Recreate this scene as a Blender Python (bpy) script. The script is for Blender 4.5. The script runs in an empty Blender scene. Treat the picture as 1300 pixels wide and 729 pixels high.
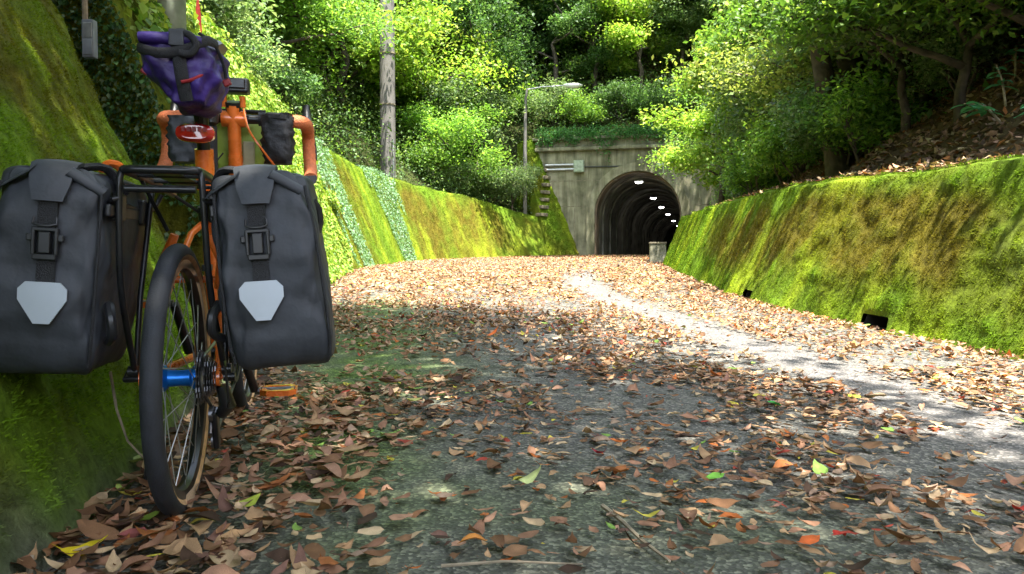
import bpy, math, random
import numpy as np
from math import sin, cos, tan, pi, radians
from mathutils import Vector, Matrix

random.seed(7); RNG = np.random.default_rng(7)
S = bpy.context.scene
# ------------------------------------------------------------------ camera, sky, sun, exposure
cam_d = bpy.data.cameras.new('camera'); cam = bpy.data.objects.new('camera', cam_d); S.collection.objects.link(cam)
CAMZ = 0.5
cam.location = (0, 0, CAMZ); cam.rotation_euler = (radians(90 - 2.3), 0, 0)
cam_d.sensor_width = 36; cam_d.lens = 27.2; cam_d.clip_end = 500; cam_d.clip_start = 0.02
S.camera = cam
SUN = Vector((0.11, -0.27, 0.95)).normalized()
w = bpy.data.worlds.new('World'); S.world = w; w.use_nodes = True
nt = w.node_tree; bg = nt.nodes['Background']
sky = nt.nodes.new('ShaderNodeTexSky'); sky.sky_type = 'NISHITA'; sky.sun_disc = False
sky.sun_elevation = math.asin(SUN.z); sky.sun_rotation = math.atan2(SUN.x, SUN.y)
hs = nt.nodes.new('ShaderNodeHueSaturation'); hs.inputs['Saturation'].default_value = .55   # sky colour greyed so open shade turns less blue
nt.links.new(sky.outputs[0], hs.inputs['Color']); nt.links.new(hs.outputs[0], bg.inputs[0]); bg.inputs[1].default_value = 0.15
sl = bpy.data.lights.new('sun', 'SUN'); so = bpy.data.objects.new('sun', sl); S.collection.objects.link(so)
sl.energy = 3.1; sl.angle = radians(0.55); sl.color = (1.0, 0.95, 0.86)
so.rotation_euler = SUN.to_track_quat('Z', 'Y').to_euler()
S.view_settings.view_transform = 'Standard'; S.view_settings.look = 'None'
S.view_settings.exposure = 3.0; S.view_settings.gamma = 1.0
S.render.engine = 'CYCLES'
S.cycles.max_bounces = 6; S.cycles.diffuse_bounces = 4; S.cycles.transmission_bounces = 4; S.cycles.glossy_bounces = 2
S.cycles.use_denoising = True

F = 27.2 / 36 * 1300
def at(u, v, Y):
    """point at world depth Y (metres ahead) seen at photo position (u, v)"""
    p = radians(-2.3); a = (u - 650) / F; c = -(v - 364.5) / F
    dy = cos(p) - c * sin(p); dz = sin(p) + c * cos(p)
    return Vector((a / dy * Y, Y, CAMZ + dz / dy * Y))

# ------------------------------------------------------------------ helpers
COL = S.collection
def link(o): COL.objects.link(o); return o
def setp(o, label=None, cat=None, group=None, kind=None):
    if label: o['label'] = label
    if cat: o['category'] = cat
    if group: o['group'] = group
    if kind: o['kind'] = kind
    return o
def thing(name, label, cat, loc=(0, 0, 0), rotz=0.0, group=None):
    o = bpy.data.objects.new(name, None); o.empty_display_size = 0.1; link(o)
    o.location = loc; o.rotation_euler = (0, 0, rotz)
    return setp(o, label, cat, group)
def meshobj(name, me, m=None, parent=None):
    if m is not None and not me.materials: me.materials.append(m)
    o = bpy.data.objects.new(name, me); link(o)
    if parent is not None: o.parent = parent
    return o
def copy_tree(o, loc=None, rotz=None, scale=None, parent=None):
    c = o.copy(); link(c)
    if parent is not None: c.parent = parent
    if loc is not None: c.location = loc
    if rotz is not None: c.rotation_euler = (0, 0, rotz)
    if scale is not None: c.scale = scale
    for ch in list(o.children): copy_tree(ch, parent=c)
    return c

class MB:
    def __init__(s, off=(0, 0, 0)): s.v = []; s.f = []; s.off = Vector(off)
    def add(s, vs, fs):
        n = len(s.v); s.v += [tuple(Vector(p) - s.off) for p in vs]; s.f += [tuple(i + n for i in f) for f in fs]; return s
    def box(s, c, d, rot=None, taper=1.0):
        c = Vector(c); x, y, z = d[0] / 2, d[1] / 2, d[2] / 2; vs = []
        for k in (-1, 1):
            t = taper if k > 0 else 1
            for (i, j) in ((-1, -1), (1, -1), (1, 1), (-1, 1)):
                p = Vector((i * x * t, j * y * t, k * z))
                if rot is not None: p = rot @ p
                vs.append(c + p)
        return s.add(vs, [(3, 2, 1, 0), (4, 5, 6, 7), (0, 1, 5, 4), (1, 2, 6, 5), (2, 3, 7, 6), (3, 0, 4, 7)])
    def tube(s, pts, r, n=10, cap=True, flat=1.0):
        pts = [Vector(p) for p in pts]; rs = r if isinstance(r, (list, tuple)) else [r] * len(pts)
        vs = []; fs = []; up = None
        for i, p in enumerate(pts):
            t = (pts[min(i + 1, len(pts) - 1)] - pts[max(i - 1, 0)]).normalized()
            if up is None:
                a = Vector((0, 0, 1)) if abs(t.z) < 0.9 else Vector((1, 0, 0))
                up = (a - t * a.dot(t)).normalized()
            else:
                up = (up - t * up.dot(t)).normalized()
            sd = t.cross(up)
            for k in range(n):
                a = 2 * pi * k / n
                vs.append(p + up * (cos(a) * rs[i]) + sd * (sin(a) * rs[i] * flat))
        for i in range(len(pts) - 1):
            for k in range(n):
                k2 = (k + 1) % n
                fs.append((i * n + k, i * n + k2, (i + 1) * n + k2, (i + 1) * n + k))
        if cap:
            fs.append(tuple(range(n - 1, -1, -1))); m = (len(pts) - 1) * n; fs.append(tuple(range(m, m + n)))
        return s.add(vs, fs)
    def lathe(s, prof, c=(0, 0, 0), axis='x', n=48, closed=False):
        c = Vector(c); vs = []; fs = []; m = len(prof)
        for k in range(n):
            a = 2 * pi * k / n
            for (r, h) in prof:
                if axis == 'x': p = Vector((h, r * cos(a), r * sin(a)))
                elif axis == 'y': p = Vector((r * cos(a), h, r * sin(a)))
                else: p = Vector((r * cos(a), r * sin(a), h))
                vs.append(c + p)
        mm = m if closed else m - 1
        for k in range(n):
            k2 = (k + 1) % n
            for j in range(mm):
                j2 = (j + 1) % m
                fs.append((k * m + j, k2 * m + j, k2 * m + j2, k * m + j2))
        return s.add(vs, fs)
    def loft(s, rings, cap=True):
        n = len(rings[0]); vs = [p for r in rings for p in r]; fs = []
        for i in range(len(rings) - 1):
            for k in range(n):
                k2 = (k + 1) % n
                fs.append((i * n + k, i * n + k2, (i + 1) * n + k2, (i + 1) * n + k))
        if cap:
            fs.append(tuple(range(n - 1, -1, -1))); m = (len(rings) - 1) * n; fs.append(tuple(range(m, m + n)))
        return s.add(vs, fs)
    def build(s, name, m, parent=None, smooth=40, bevel=0):
        me = bpy.data.meshes.new(name); me.from_pydata(s.v, [], s.f); me.update()
        if smooth:
            me.shade_smooth(); me.set_sharp_from_angle(angle=radians(smooth))
        o = meshobj(name, me, m, parent)
        if bevel:
            b = o.modifiers.new('bevel', 'BEVEL'); b.width = bevel; b.segments = 2; b.limit_method = 'ANGLE'
        return o

def smoothstep(a, b, x):
    t = np.clip((x - a) / (b - a), 0, 1); return t * t * (3 - 2 * t)
def hsh(i, j, seed):
    n = (i.astype(np.int64) * 374761393 + j.astype(np.int64) * 668265263 + seed * 1442695041) & 0x7fffffff
    n = ((n ^ (n >> 13)) * 1274126177) & 0x7fffffff
    return ((n ^ (n >> 16)) & 0xffff) / 65535.0
def vnoise(x, y, seed=0):
    x = np.asarray(x, float); y = np.asarray(y, float)
    i = np.floor(x); j = np.floor(y); fx = x - i; fy = y - j
    fx = fx * fx * (3 - 2 * fx); fy = fy * fy * (3 - 2 * fy)
    a = hsh(i, j, seed); b = hsh(i + 1, j, seed); c = hsh(i, j + 1, seed); d = hsh(i + 1, j + 1, seed)
    return (a * (1 - fx) + b * fx) * (1 - fy) + (c * (1 - fx) + d * fx) * fy
def fbm(x, y, seed=0, o=4):
    r = 0; a = 0.5; t = 0
    for k in range(o):
        r = r + a * vnoise(x * 2 ** k, y * 2 ** k, seed + k * 17); t += a; a *= 0.5
    return r / t

def np_mesh(name, V, T=None, Q=None, col=None):
    me = bpy.data.meshes.new(name)
    V = np.asarray(V, np.float32); me.vertices.add(len(V)); me.vertices.foreach_set('co', V.ravel())
    loops = []; starts = []; tot = 0
    for A, k in ((T, 3), (Q, 4)):
        if A is None or len(A) == 0: continue
        A = np.asarray(A, np.int32); loops.append(A.ravel()); starts.append(tot + np.arange(len(A)) * k); tot += len(A) * k
    L = np.concatenate(loops); st = np.concatenate(starts).astype(np.int32)
    me.loops.add(len(L)); me.loops.foreach_set('vertex_index', L.astype(np.int32))
    me.polygons.add(len(st)); me.polygons.foreach_set('loop_start', st)
    me.update(calc_edges=True); me.validate()
    if col is not None:
        at_ = me.color_attributes.new('col', 'FLOAT_COLOR', 'POINT')
        c4 = np.ones((len(V), 4), np.float32); c4[:, :3] = col; at_.data.foreach_set('color', c4.ravel())
    return me

# leaf templates: x along, y across
def leaf_tpl(kind):
    if kind == 'quad':
        v = [(-.5, 0, 0), (.02, -.26, .05), (.5, 0, -.04), (.02, .26, .05)]
        f = [(0, 1, 2), (0, 2, 3)]
    elif kind == 'full':
        st_ = [(-.5, 0), (-.38, .115), (-.18, .2), (.06, .215), (.27, .15), (.42, .055), (.52, 0)]
        v = [(-.5, 0)] + [(a, 0) for a, b in st_[1:-1]] + [(.52, 0)] + [(a, -b) for a, b in st_[1:-1]] + [(a, b) for a, b in st_[1:-1]] + [(-.66, .02)]
        v = [(a, b, 0) for a, b in v]; f = [(0, 7, 1), (0, 1, 12), (5, 11, 6), (5, 6, 16), (17, 0, 1)]
        for i in range(4): f += [(1 + i, 7 + i, 8 + i), (1 + i, 8 + i, 2 + i), (1 + i, 13 + i, 12 + i), (1 + i, 2 + i, 13 + i)]
    else:
        v = [(-.5, 0), (-.1, 0), (.5, 0), (-.12, -.22), (-.12, .22), (.22, -.17), (.22, .17)]
        v = [(a, b, 0) for a, b in v]
        f = [(0, 3, 1), (0, 1, 4), (1, 3, 5), (1, 5, 2), (1, 2, 6), (1, 6, 4)]
    return np.array(v, float), np.array(f, int)
def rot_mats(yaw, pitch, roll):
    cy, sy, cp, sp, cr, sr = np.cos(yaw), np.sin(yaw), np.cos(pitch), np.sin(pitch), np.cos(roll), np.sin(roll)
    N = len(yaw); R = np.empty((N, 3, 3))
    R[:, 0, 0] = cy * cp; R[:, 0, 1] = cy * sp * sr - sy * cr; R[:, 0, 2] = cy * sp * cr + sy * sr
    R[:, 1, 0] = sy * cp; R[:, 1, 1] = sy * sp * sr + cy * cr; R[:, 1, 2] = sy * sp * cr - cy * sr
    R[:, 2, 0] = -sp; R[:, 2, 1] = cp * sr; R[:, 2, 2] = cp * cr
    return R
def leaves(name, kind, P, R, size, col, curl=None, fold=None, width=None):
    tv, tf = leaf_tpl(kind); N = len(P); V = np.repeat(tv[None], N, 0)
    if kind != 'quad':
        V[:, :, 1] += RNG.normal(0, .014, (N, len(tv))) + (RNG.normal(0, .12, N)[:, None] * (V[:, :, 0] ** 2 - .1)); V[:, :, 0] += RNG.normal(0, .012, (N, len(tv))); V[:, :, 2] += RNG.normal(0, .022, (N, len(tv)))
        V[:, :, 1] *= 1 + RNG.uniform(-.4, .4, N)[:, None] * V[:, :, 0]
    if width is not None: V[:, :, 1] *= width[:, None]
    if curl is not None: V[:, :, 2] += curl[:, None] * (V[:, :, 0] + .1) ** 2 * 2.2 + 0.5 * curl[:, None] * V[:, :, 0] * V[:, :, 1] * 3
    if fold is not None: V[:, :, 2] += fold[:, None] * np.abs(V[:, :, 1])
    V = np.einsum('nij,nvj->nvi', R, V * size[:, None, None]) + P[:, None, :]
    T = tf[None] + (np.arange(N) * len(tv))[:, None, None]
    C = np.repeat(col[:, None, :], len(tv), 1)
    if kind != 'quad':                                                    # blotches, paler midrib, darker tip
        rib = (np.abs(tv[:, 1]) < .01).astype(float)[None, :, None]
        C = C * RNG.uniform(.72, 1.18, (N, len(tv), 1)) * (1 + .22 * rib)
    me = np_mesh(name, V.reshape(-1, 3), T.reshape(-1, 3), None, C.reshape(-1, 3))
    if kind != 'quad': me.shade_smooth()
    return me

# ------------------------------------------------------------------ materials
def new_mat(name):
    m = bpy.data.materials.new(name); m.use_nodes = True
    return m, m.node_tree, m.node_tree.nodes['Principled BSDF']
def N_(t, typ, **k):
    n = t.nodes.new(typ)
    for a, b in k.items(): setattr(n, a, b)
    return n
def mat(name, col, rough=.5, metal=0, nscale=0, namt=.25, bump=0, bscale=None, spec=.5, coord='Object', dark=None, coat=0):
    m, t, p = new_mat(name)
    p.inputs['Base Color'].default_value = (*col, 1); p.inputs['Roughness'].default_value = rough
    p.inputs['Metallic'].default_value = metal; p.inputs['Specular IOR Level'].default_value = spec
    if coat: p.inputs['Coat Weight'].default_value = coat
    if nscale or bump:
        tc = N_(t, 'ShaderNodeTexCoord')
    if nscale:
        n = N_(t, 'ShaderNodeTexNoise'); n.inputs['Scale'].default_value = nscale; n.inputs['Detail'].default_value = 6
        t.links.new(tc.outputs[coord], n.inputs['Vector'])
        r = N_(t, 'ShaderNodeValToRGB'); d = dark or tuple(c * (1 - namt * 1.6) for c in col)
        r.color_ramp.elements[0].color = (*d, 1); r.color_ramp.elements[1].color = (*[min(1, c * (1 + namt)) for c in col], 1)
        r.color_ramp.elements[0].position = .3; r.color_ramp.elements[1].position = .7
        t.links.new(n.outputs['Fac'], r.inputs['Fac']); t.links.new(r.outputs['Color'], p.inputs['Base Color'])
        mr = N_(t, 'ShaderNodeMapRange'); mr.inputs['To Min'].default_value = max(0, rough - .12); mr.inputs['To Max'].default_value = min(1, rough + .12)
        t.links.new(n.outputs['Fac'], mr.inputs['Value']); t.links.new(mr.outputs['Result'], p.inputs['Roughness'])
    if bump:
        n2 = N_(t, 'ShaderNodeTexNoise'); n2.inputs['Scale'].default_value = bscale or 60; n2.inputs['Detail'].default_value = 4
        t.links.new(tc.outputs[coord], n2.inputs['Vector'])
        b = N_(t, 'ShaderNodeBump'); b.inputs['Strength'].default_value = bump; b.inputs['Distance'].default_value = .01
        t.links.new(n2.outputs['Fac'], b.inputs['Height']); t.links.new(b.outputs['Normal'], p.inputs['Normal'])
    return m
def attr_mat(name, rough=.8, scale=30, lo=.6, hi=1.35, bump=.6, trans=0, bscale=None, spec=.3, objvar=0, dist=.02):
    m, t, p = new_mat(name); p.inputs['Roughness'].default_value = rough; p.inputs['Specular IOR Level'].default_value = spec
    a = N_(t, 'ShaderNodeAttribute', attribute_name='col'); src = a.outputs['Color']
    tc = N_(t, 'ShaderNodeTexCoord')
    if scale:
        n = N_(t, 'ShaderNodeTexNoise'); n.inputs['Scale'].default_value = scale; n.inputs['Detail'].default_value = 6; n.inputs['Roughness'].default_value = .65
        t.links.new(tc.outputs['Object'], n.inputs['Vector'])
        r = N_(t, 'ShaderNodeMapRange'); r.inputs['From Min'].default_value = .3; r.inputs['From Max'].default_value = .7
        r.inputs['To Min'].default_value = lo; r.inputs['To Max'].default_value = hi
        t.links.new(n.outputs['Fac'], r.inputs['Value'])
        x = N_(t, 'ShaderNodeVectorMath', operation='SCALE'); t.links.new(src, x.inputs[0]); t.links.new(r.outputs['Result'], x.inputs['Scale']); src = x.outputs[0]
    if objvar:
        oi = N_(t, 'ShaderNodeObjectInfo'); r = N_(t, 'ShaderNodeMapRange')
        r.inputs['To Min'].default_value = 1 - objvar; r.inputs['To Max'].default_value = 1 + objvar
        t.links.new(oi.outputs['Random'], r.inputs['Value'])
        x = N_(t, 'ShaderNodeVectorMath', operation='SCALE'); t.links.new(src, x.inputs[0]); t.links.new(r.outputs['Result'], x.inputs['Scale']); src = x.outputs[0]
    t.links.new(src, p.inputs['Base Color'])
    if bump:
        n2 = N_(t, 'ShaderNodeTexNoise'); n2.inputs['Scale'].default_value = bscale or scale * 2; n2.inputs['Detail'].default_value = 8; n2.inputs['Roughness'].default_value = .7
        t.links.new(tc.outputs['Object'], n2.inputs['Vector'])
        b = N_(t, 'ShaderNodeBump'); b.inputs['Strength'].default_value = bump; b.inputs['Distance'].default_value = dist
        t.links.new(n2.outputs['Fac'], b.inputs['Height']); t.links.new(b.outputs['Normal'], p.inputs['Normal'])
    if trans:
        tr = N_(t, 'ShaderNodeBsdfTranslucent'); mx = N_(t, 'ShaderNodeMixShader'); mx.inputs[0].default_value = trans
        y = N_(t, 'ShaderNodeVectorMath', operation='MULTIPLY'); y.inputs[1].default_value = (1.25, 1.3, .7)
        t.links.new(src, y.inputs[0]); t.links.new(y.outputs[0], tr.inputs['Color'])
        t.links.new(p.outputs[0], mx.inputs[1]); t.links.new(tr.outputs[0], mx.inputs[2])
        t.links.new(mx.outputs[0], t.nodes['Material Output'].inputs['Surface'])
    return m
M = dict(
    moss=attr_mat('mossy_concrete', .92, 28, .5, 1.45, 1.0, bscale=55, spec=.15, dist=.03),
    tuft=attr_mat('moss_tufts', .9, 0, bump=0, trans=.3, spec=.1),
    leaf=attr_mat('tree_leaves', .5, 0, bump=0, trans=.48, spec=.35, objvar=.2),
    ivy=attr_mat('ivy_leaves', .6, 0, bump=0, trans=.3, spec=.2),
    litter=attr_mat('dry_leaves', .8, 55, .72, 1.2, 0, trans=.12, spec=.2),
    soil=attr_mat('bank_soil', .95, 6, .6, 1.4, .8, bscale=9, spec=.1, dist=.1),
    bark=mat('bark', (.085, .065, .05), .9, nscale=9, namt=.4, bump=.8, bscale=30),
    moss_bark=mat('mossy_bark', (.07, .08, .03), .95, nscale=7, namt=.5, bump=.8, bscale=25),
    concrete=mat('weathered_concrete', (.27, .25, .18), .93, nscale=2.4, namt=.35, bump=.6, bscale=20, dark=(.10, .10, .065)),
    lining=mat('tunnel_lining', (.3, .28, .23), .9, nscale=2, namt=.4, bump=.4, bscale=12),
    pole=mat('concrete_pole', (.14, .13, .12), .85, nscale=5, namt=.14, bump=.12, bscale=40),
    gpole=mat('painted_post', (.2, .23, .17), .45, nscale=14, namt=.18, bump=.1),
    steel=mat('galvanised_steel', (.42, .43, .42), .45, .7, nscale=20, namt=.15),
    greybox=mat('grey_box_paint', (.25, .28, .32), .5, nscale=10, namt=.2),
    boxgreen=mat('pale_green_paint', (.33, .38, .27), .6, nscale=12, namt=.2),
    orange=mat('orange_paint', (.78, .17, .025), .28, nscale=30, namt=.1, coat=.6),
    tape=mat('orange_bar_tape', (.72, .2, .075), .7, nscale=90, namt=.12, bump=.5, bscale=250),
    rubber=mat('tyre_rubber', (.021, .024, .03), .75, nscale=40, namt=.2, bump=.15, bscale=260),
    gum=mat('gum_sidewall', (.62, .38, .2), .65, nscale=60, namt=.2),
    black=mat('black_metal', (.02, .021, .023), .32, .3, nscale=30, namt=.2),
    plastic=mat('black_plastic', (.016, .017, .019), .38, nscale=30, namt=.2),
    chrome=mat('bright_steel', (.55, .55, .56), .28, 1, nscale=40, namt=.1),
    cog=mat('steel_cogs', (.2, .2, .21), .38, .9, nscale=60, namt=.3),
    blue=mat('blue_anodised', (.01, .17, .62), .3, .55, nscale=20, namt=.1),
    fabric=mat('dark_grey_tarpaulin', (.036, .041, .05), .6, nscale=13, namt=.2, bump=.6, bscale=14),
    strap=mat('black_webbing', (.018, .019, .022), .75, nscale=200, namt=.3, bump=.4, bscale=500),
    refl=mat('reflective_film', (.42, .47, .52), .38, .25, nscale=6, namt=.1),
    purple=mat('purple_nylon', (.038, .016, .16), .58, nscale=11, namt=.4, bump=1.0, bscale=16),
    red=mat('red_fabric', (.3, .02, .025), .55, nscale=30, namt=.2),
    redlens=mat('red_lens', (.5, .015, .012), .16, nscale=60, namt=.2, coat=.8),
    lime=mat('lime_fabric', (.33, .45, .07), .6, nscale=14, namt=.15, bump=.2),
    beige=mat('beige_fabric', (.36, .34, .2), .7, nscale=20, namt=.2),
    pouch=mat('black_pouch_fabric', (.017, .018, .022), .6, nscale=20, namt=.3, bump=.8, bscale=26),
    stone=mat('mossy_stone', (.2, .17, .11), .95, nscale=8, namt=.4, bump=.6, bscale=20),
    twig=mat('twig_bark', (.3, .24, .16), .8, nscale=30, namt=.3),
    recess_black=mat('drain_dark', (.02, .02, .018), .9, nscale=9, namt=.3),  # near-black recess walls, the shade inside the drain put into the colour
)
lm, lt, lp = new_mat('lamp_glow'); lp.inputs['Emission Color'].default_value = (1, .97, .9, 1); lp.inputs['Emission Strength'].default_value = 4.0
M['glow'] = lm
lens, lt, lp = new_mat('lamp_glass'); lp.inputs['Base Color'].default_value = (.75, .74, .66, 1); lp.inputs['Roughness'].default_value = .3; M['lens'] = lens

# asphalt: dark grey with pale stone chips, green moss film in places, cracks
def asphalt():
    m, t, p = new_mat('asphalt'); p.inputs['Roughness'].default_value = .88; p.inputs['Specular IOR Level'].default_value = .35
    tc = N_(t, 'ShaderNodeTexCoord'); a = N_(t, 'ShaderNodeAttribute', attribute_name='col')
    vo = N_(t, 'ShaderNodeTexVoronoi'); vo.inputs['Scale'].default_value = 130; t.links.new(tc.outputs['Object'], vo.inputs['Vector'])
    rp = N_(t, 'ShaderNodeValToRGB'); e = rp.color_ramp.elements
    e[0].color = (.55, .55, .55, 1); e[0].position = 0; e[1].color = (1.9, 1.85, 1.75, 1); e[1].position = 1
    e2 = rp.color_ramp.elements.new(.62); e2.color = (.8, .8, .8, 1)
    sep = N_(t, 'ShaderNodeSeparateColor'); t.links.new(vo.outputs['Color'], sep.inputs[0]); t.links.new(sep.outputs[0], rp.inputs['Fac'])
    n = N_(t, 'ShaderNodeTexNoise'); n.inputs['Scale'].default_value = 9; n.inputs['Detail'].default_value = 9; n.inputs['Roughness'].default_value = .7
    t.links.new(tc.outputs['Object'], n.inputs['Vector'])
    mr = N_(t, 'ShaderNodeMapRange'); mr.inputs['From Min'].default_value = .3; mr.inputs['From Max'].default_value = .7; mr.inputs['To Min'].default_value = .85; mr.inputs['To Max'].default_value = 1.15
    t.links.new(n.outputs['Fac'], mr.inputs['Value'])
    x = N_(t, 'ShaderNodeVectorMath', operation='MULTIPLY'); t.links.new(a.outputs['Color'], x.inputs[0]); t.links.new(rp.outputs['Color'], x.inputs[1])
    y = N_(t, 'ShaderNodeVectorMath', operation='SCALE'); t.links.new(x.outputs[0], y.inputs[0]); t.links.new(mr.outputs['Result'], y.inputs['Scale'])
    t.links.new(y.outputs[0], p.inputs['Base Color'])
    b = N_(t, 'ShaderNodeBump'); b.inputs['Strength'].default_value = .8; b.inputs['Distance'].default_value = .004
    t.links.new(vo.outputs['Distance'], b.inputs['Height']); t.links.new(b.outputs['Normal'], p.inputs['Normal'])
    return m
M['asphalt'] = asphalt()

# ------------------------------------------------------------------ road course
class Curve1:
    def __init__(s, pts):
        s.x = np.array([p[0] for p in pts], float); s.y = np.array([p[1] for p in pts], float)
        d = np.diff(s.y) / np.diff(s.x); m = np.empty(len(s.x)); m[0] = d[0]; m[-1] = d[-1]
        h = np.diff(s.x); m[1:-1] = (d[:-1] * h[1:] + d[1:] * h[:-1]) / (h[1:] + h[:-1]); s.m = m
    def __call__(s, q):
        q = np.asarray(q, float); i = np.clip(np.searchsorted(s.x, q) - 1, 0, len(s.x) - 2)
        h = s.x[i + 1] - s.x[i]; t = (q - s.x[i]) / h; tc = np.clip(t, 0, 1)
        a = s.y[i]; b = s.y[i + 1]; m0 = s.m[i] * h; m1 = s.m[i + 1] * h
        r = (2 * tc**3 - 3 * tc**2 + 1) * a + (tc**3 - 2 * tc**2 + tc) * m0 + (-2 * tc**3 + 3 * tc**2) * b + (tc**3 - tc**2) * m1
        return r + np.where(t > 1, (t - 1) * m1, 0) + np.where(t < 0, t * m0, 0)
XL = Curve1([(-14, -1.8), (-6, -.95), (-2, -.58), (0, -.57), (1.24, -.77), (3.13, -1.155), (7, -1.88), (10.9, -2.56), (15, -2.98), (18, -3.0), (21, -2.72), (24, -1.98), (27, -.55), (29, .85), (30.6, 2.75)])
XR = Curve1([(-14, 1.8), (-6, 2.35), (0, 2.55), (3.6, 2.38), (5, 2.24), (7, 2.2), (10, 2.48), (15, 3.12), (20, 3.95), (23, 4.95), (26, 6.15), (28.6, 7.3)])
def ZR(y): y = np.asarray(y, float); return np.where(y > 3, .0185 * (np.minimum(y, 30) - 3), 0) + np.where((y > 1) & (y <= 3), 0, 0)
HL = Curve1([(-14, 2.6), (4, 2.75), (12, 2.75), (17, 2.62), (19, 2.5), (24.5, 2.25), (28.2, 1.85), (29.3, 1.55)])
HR = Curve1([(-8, .95), (3, .95), (5, 1.0), (8, 1.07), (12, 1.09), (28, 1.1)])
TA = radians(14); PO = Vector((4.85, 30.0, 0)); EX = Vector((cos(TA), -sin(TA), 0)); EY = Vector((sin(TA), cos(TA), 0))
def tang(fn, y): return (fn(y + .05) - fn(y - .05)) / .1
B_L, B_R = .42, .4

# ------------------------------------------------------------------ terrain
def terrain(x, y):
    x = np.asarray(x, float); y = np.asarray(y, float)
    yl = np.minimum(y, 30.4); tl = tang(XL, yl); xl = XL(yl) + np.maximum(y - 30.4, 0) * .25
    dl = (xl - x) / np.sqrt(1 + tl**2); yr = np.minimum(y, 28.5); tr = tang(XR, yr); xr = XR(yr) + np.maximum(y - 28.5, 0) * .25
    dr = (x - xr) / np.sqrt(1 + tr**2)
    zr = ZR(y); hl = np.where(y < 29.3, HL(np.minimum(y, 29.3)), 1.7); gap = (y > 3.15) & (y < 4.35)
    thl = B_L * hl + .22 + np.where(gap, .8, 0); thr = B_R * 1.1 + .22
    nz = fbm(x * .35, y * .35, 5) - .5
    zl = zr + hl - .06 + (dl - thl) * .78 * np.minimum(1, .35 + (dl - thl) * .3) + nz * 1.2 * np.clip(dl - thl - .2, 0, 1)
    zrr = zr + 1.0 - .06 + (dr - thr) * .8 * np.minimum(1, .3 + (dr - thr) * .25) + nz * 1.0 * np.clip(dr - thr - .2, 0, 1)
    ly = (x - PO.x) * EY.x + (y - PO.y) * EY.y
    zp = 5.0 + np.maximum(ly - .4, 0) * .72 + nz * np.clip(ly - .6, 0, 1)
    z = np.full(x.shape, -9.0); z = np.where(dl > thl, np.maximum(z, zl), z); z = np.where(dr > thr, np.maximum(z, zrr), z)
    z = np.where(ly > .35, np.maximum(z, zp), z)
    return np.where(z < -5, zr - .5, z)
gx = np.concatenate([np.arange(-70, -12, 2.0), np.arange(-12, 14, .35), np.arange(14, 72, 2.0)])
gy = np.concatenate([np.arange(-45, -4, 2.0), np.arange(-4, 40, .35), np.arange(40, 112, 2.0)])
GX, GY = np.meshgrid(gx, gy); GZ = terrain(GX, GY); GZ = np.minimum(GZ, 34 + .05 * GZ)
nx, ny = len(gx), len(gy); idx = np.arange(nx * ny).reshape(ny, nx)
q = np.stack([idx[:-1, :-1], idx[:-1, 1:], idx[1:, 1:], idx[1:, :-1]], -1).reshape(-1, 4)
V = np.stack([GX, GY, GZ], -1).reshape(-1, 3); qz = V[q][:, :, 2]; qc = V[q].mean(1)
lx = (qc[:, 0] - PO.x) * EX.x + (qc[:, 1] - PO.y) * EX.y; ly = (qc[:, 0] - PO.x) * EY.x + (qc[:, 1] - PO.y) * EY.y
bad = (np.ptp(qz, axis=1) > 1.5) & (np.abs(lx) < 3.6) & (np.abs(ly) < 2)
q = q[~bad]
n1 = fbm(V[:, 0] * .8, V[:, 1] * .8, 3); wr = smoothstep(1, 4, V[:, 0] - V[:, 1] * .1)
cA = np.array((.045, .04, .018)); cB = np.array((.17, .095, .07)); cC = np.array((.04, .06, .015))
tcol = cA * (1 - n1[:, None]) + (cB * wr[:, None] + cC * (1 - wr[:, None])) * n1[:, None]
hill = meshobj('hillside', np_mesh('hillside', V, None, q, tcol), M['soil']); setp(hill, 'steep earth banks rising on both sides of the cutting', kind='structure')
hill.data.shade_smooth()

# ------------------------------------------------------------------ road
ys = np.concatenate([np.arange(-14, 0, .5), np.arange(0, 8, .06), np.arange(8, 33, .2)]); nu = 90
U = np.linspace(-.14, 1.14, nu); YY = np.repeat(ys[:, None], nu, 1)
xl = XL(np.minimum(ys, 30.6)) + np.maximum(ys - 30.6, 0) * .25; xr = XR(np.minimum(ys, 28.6)) + np.maximum(ys - 28.6, 0) * .25
XX = xl[:, None] + (xr - xl)[:, None] * U[None]
ZZ = ZR(YY) + (fbm(XX * 1.2, YY * 1.2, 9) - .5) * .012
def strip_x(y): return Curve1([(-3, 1.2), (1.2, 1.30), (2.05, 1.36), (3, 1.37), (4.75, 1.2), (8.3, .93), (14.7, 1.35), (20, 2.4), (30, 4.8)])(y)
def moss_spots(x, y):
    g = np.zeros(np.shape(x))
    for (cx, cy, rx, ry, a) in ((-.46, 1.95, .2, .35, 1), (-.62, 2.9, .22, .6, .7), (-.1, 1.6, .45, .25, .3), (-.75, 4.3, .35, 1.2, .9), (-.35, 3.3, .3, .5, .4), (.35, 1.35, .4, .2, .22), (-.28, 1.25, .12, .3, .25), (-1.15, 6.2, .35, 1.5, .8)):
        g = g + a * np.exp(-((x - cx) / rx) ** 2 - ((y - cy) / ry) ** 2)
    return np.clip(g * (.25 + 1.3 * fbm(np.asarray(x) * 9, np.asarray(y) * 9, 31)), 0, 1)
g = moss_spots(XX, YY)[..., None]; sx = np.abs(XX - strip_x(YY)) ; stc = np.exp(-(sx / .22) ** 2)[..., None]
base = np.array((.110, .106, .094)); cc = base * (1 - g) + np.array((.085, .14, .022)) * g
cc = cc * (1 - .8 * stc) + np.array((.135, .125, .12)) * .8 * stc  # bare wheel track tinted paler, part of its sunlight put into the colour
m_, n_ = XX.shape; idx = np.arange(m_ * n_).reshape(m_, n_)
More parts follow.
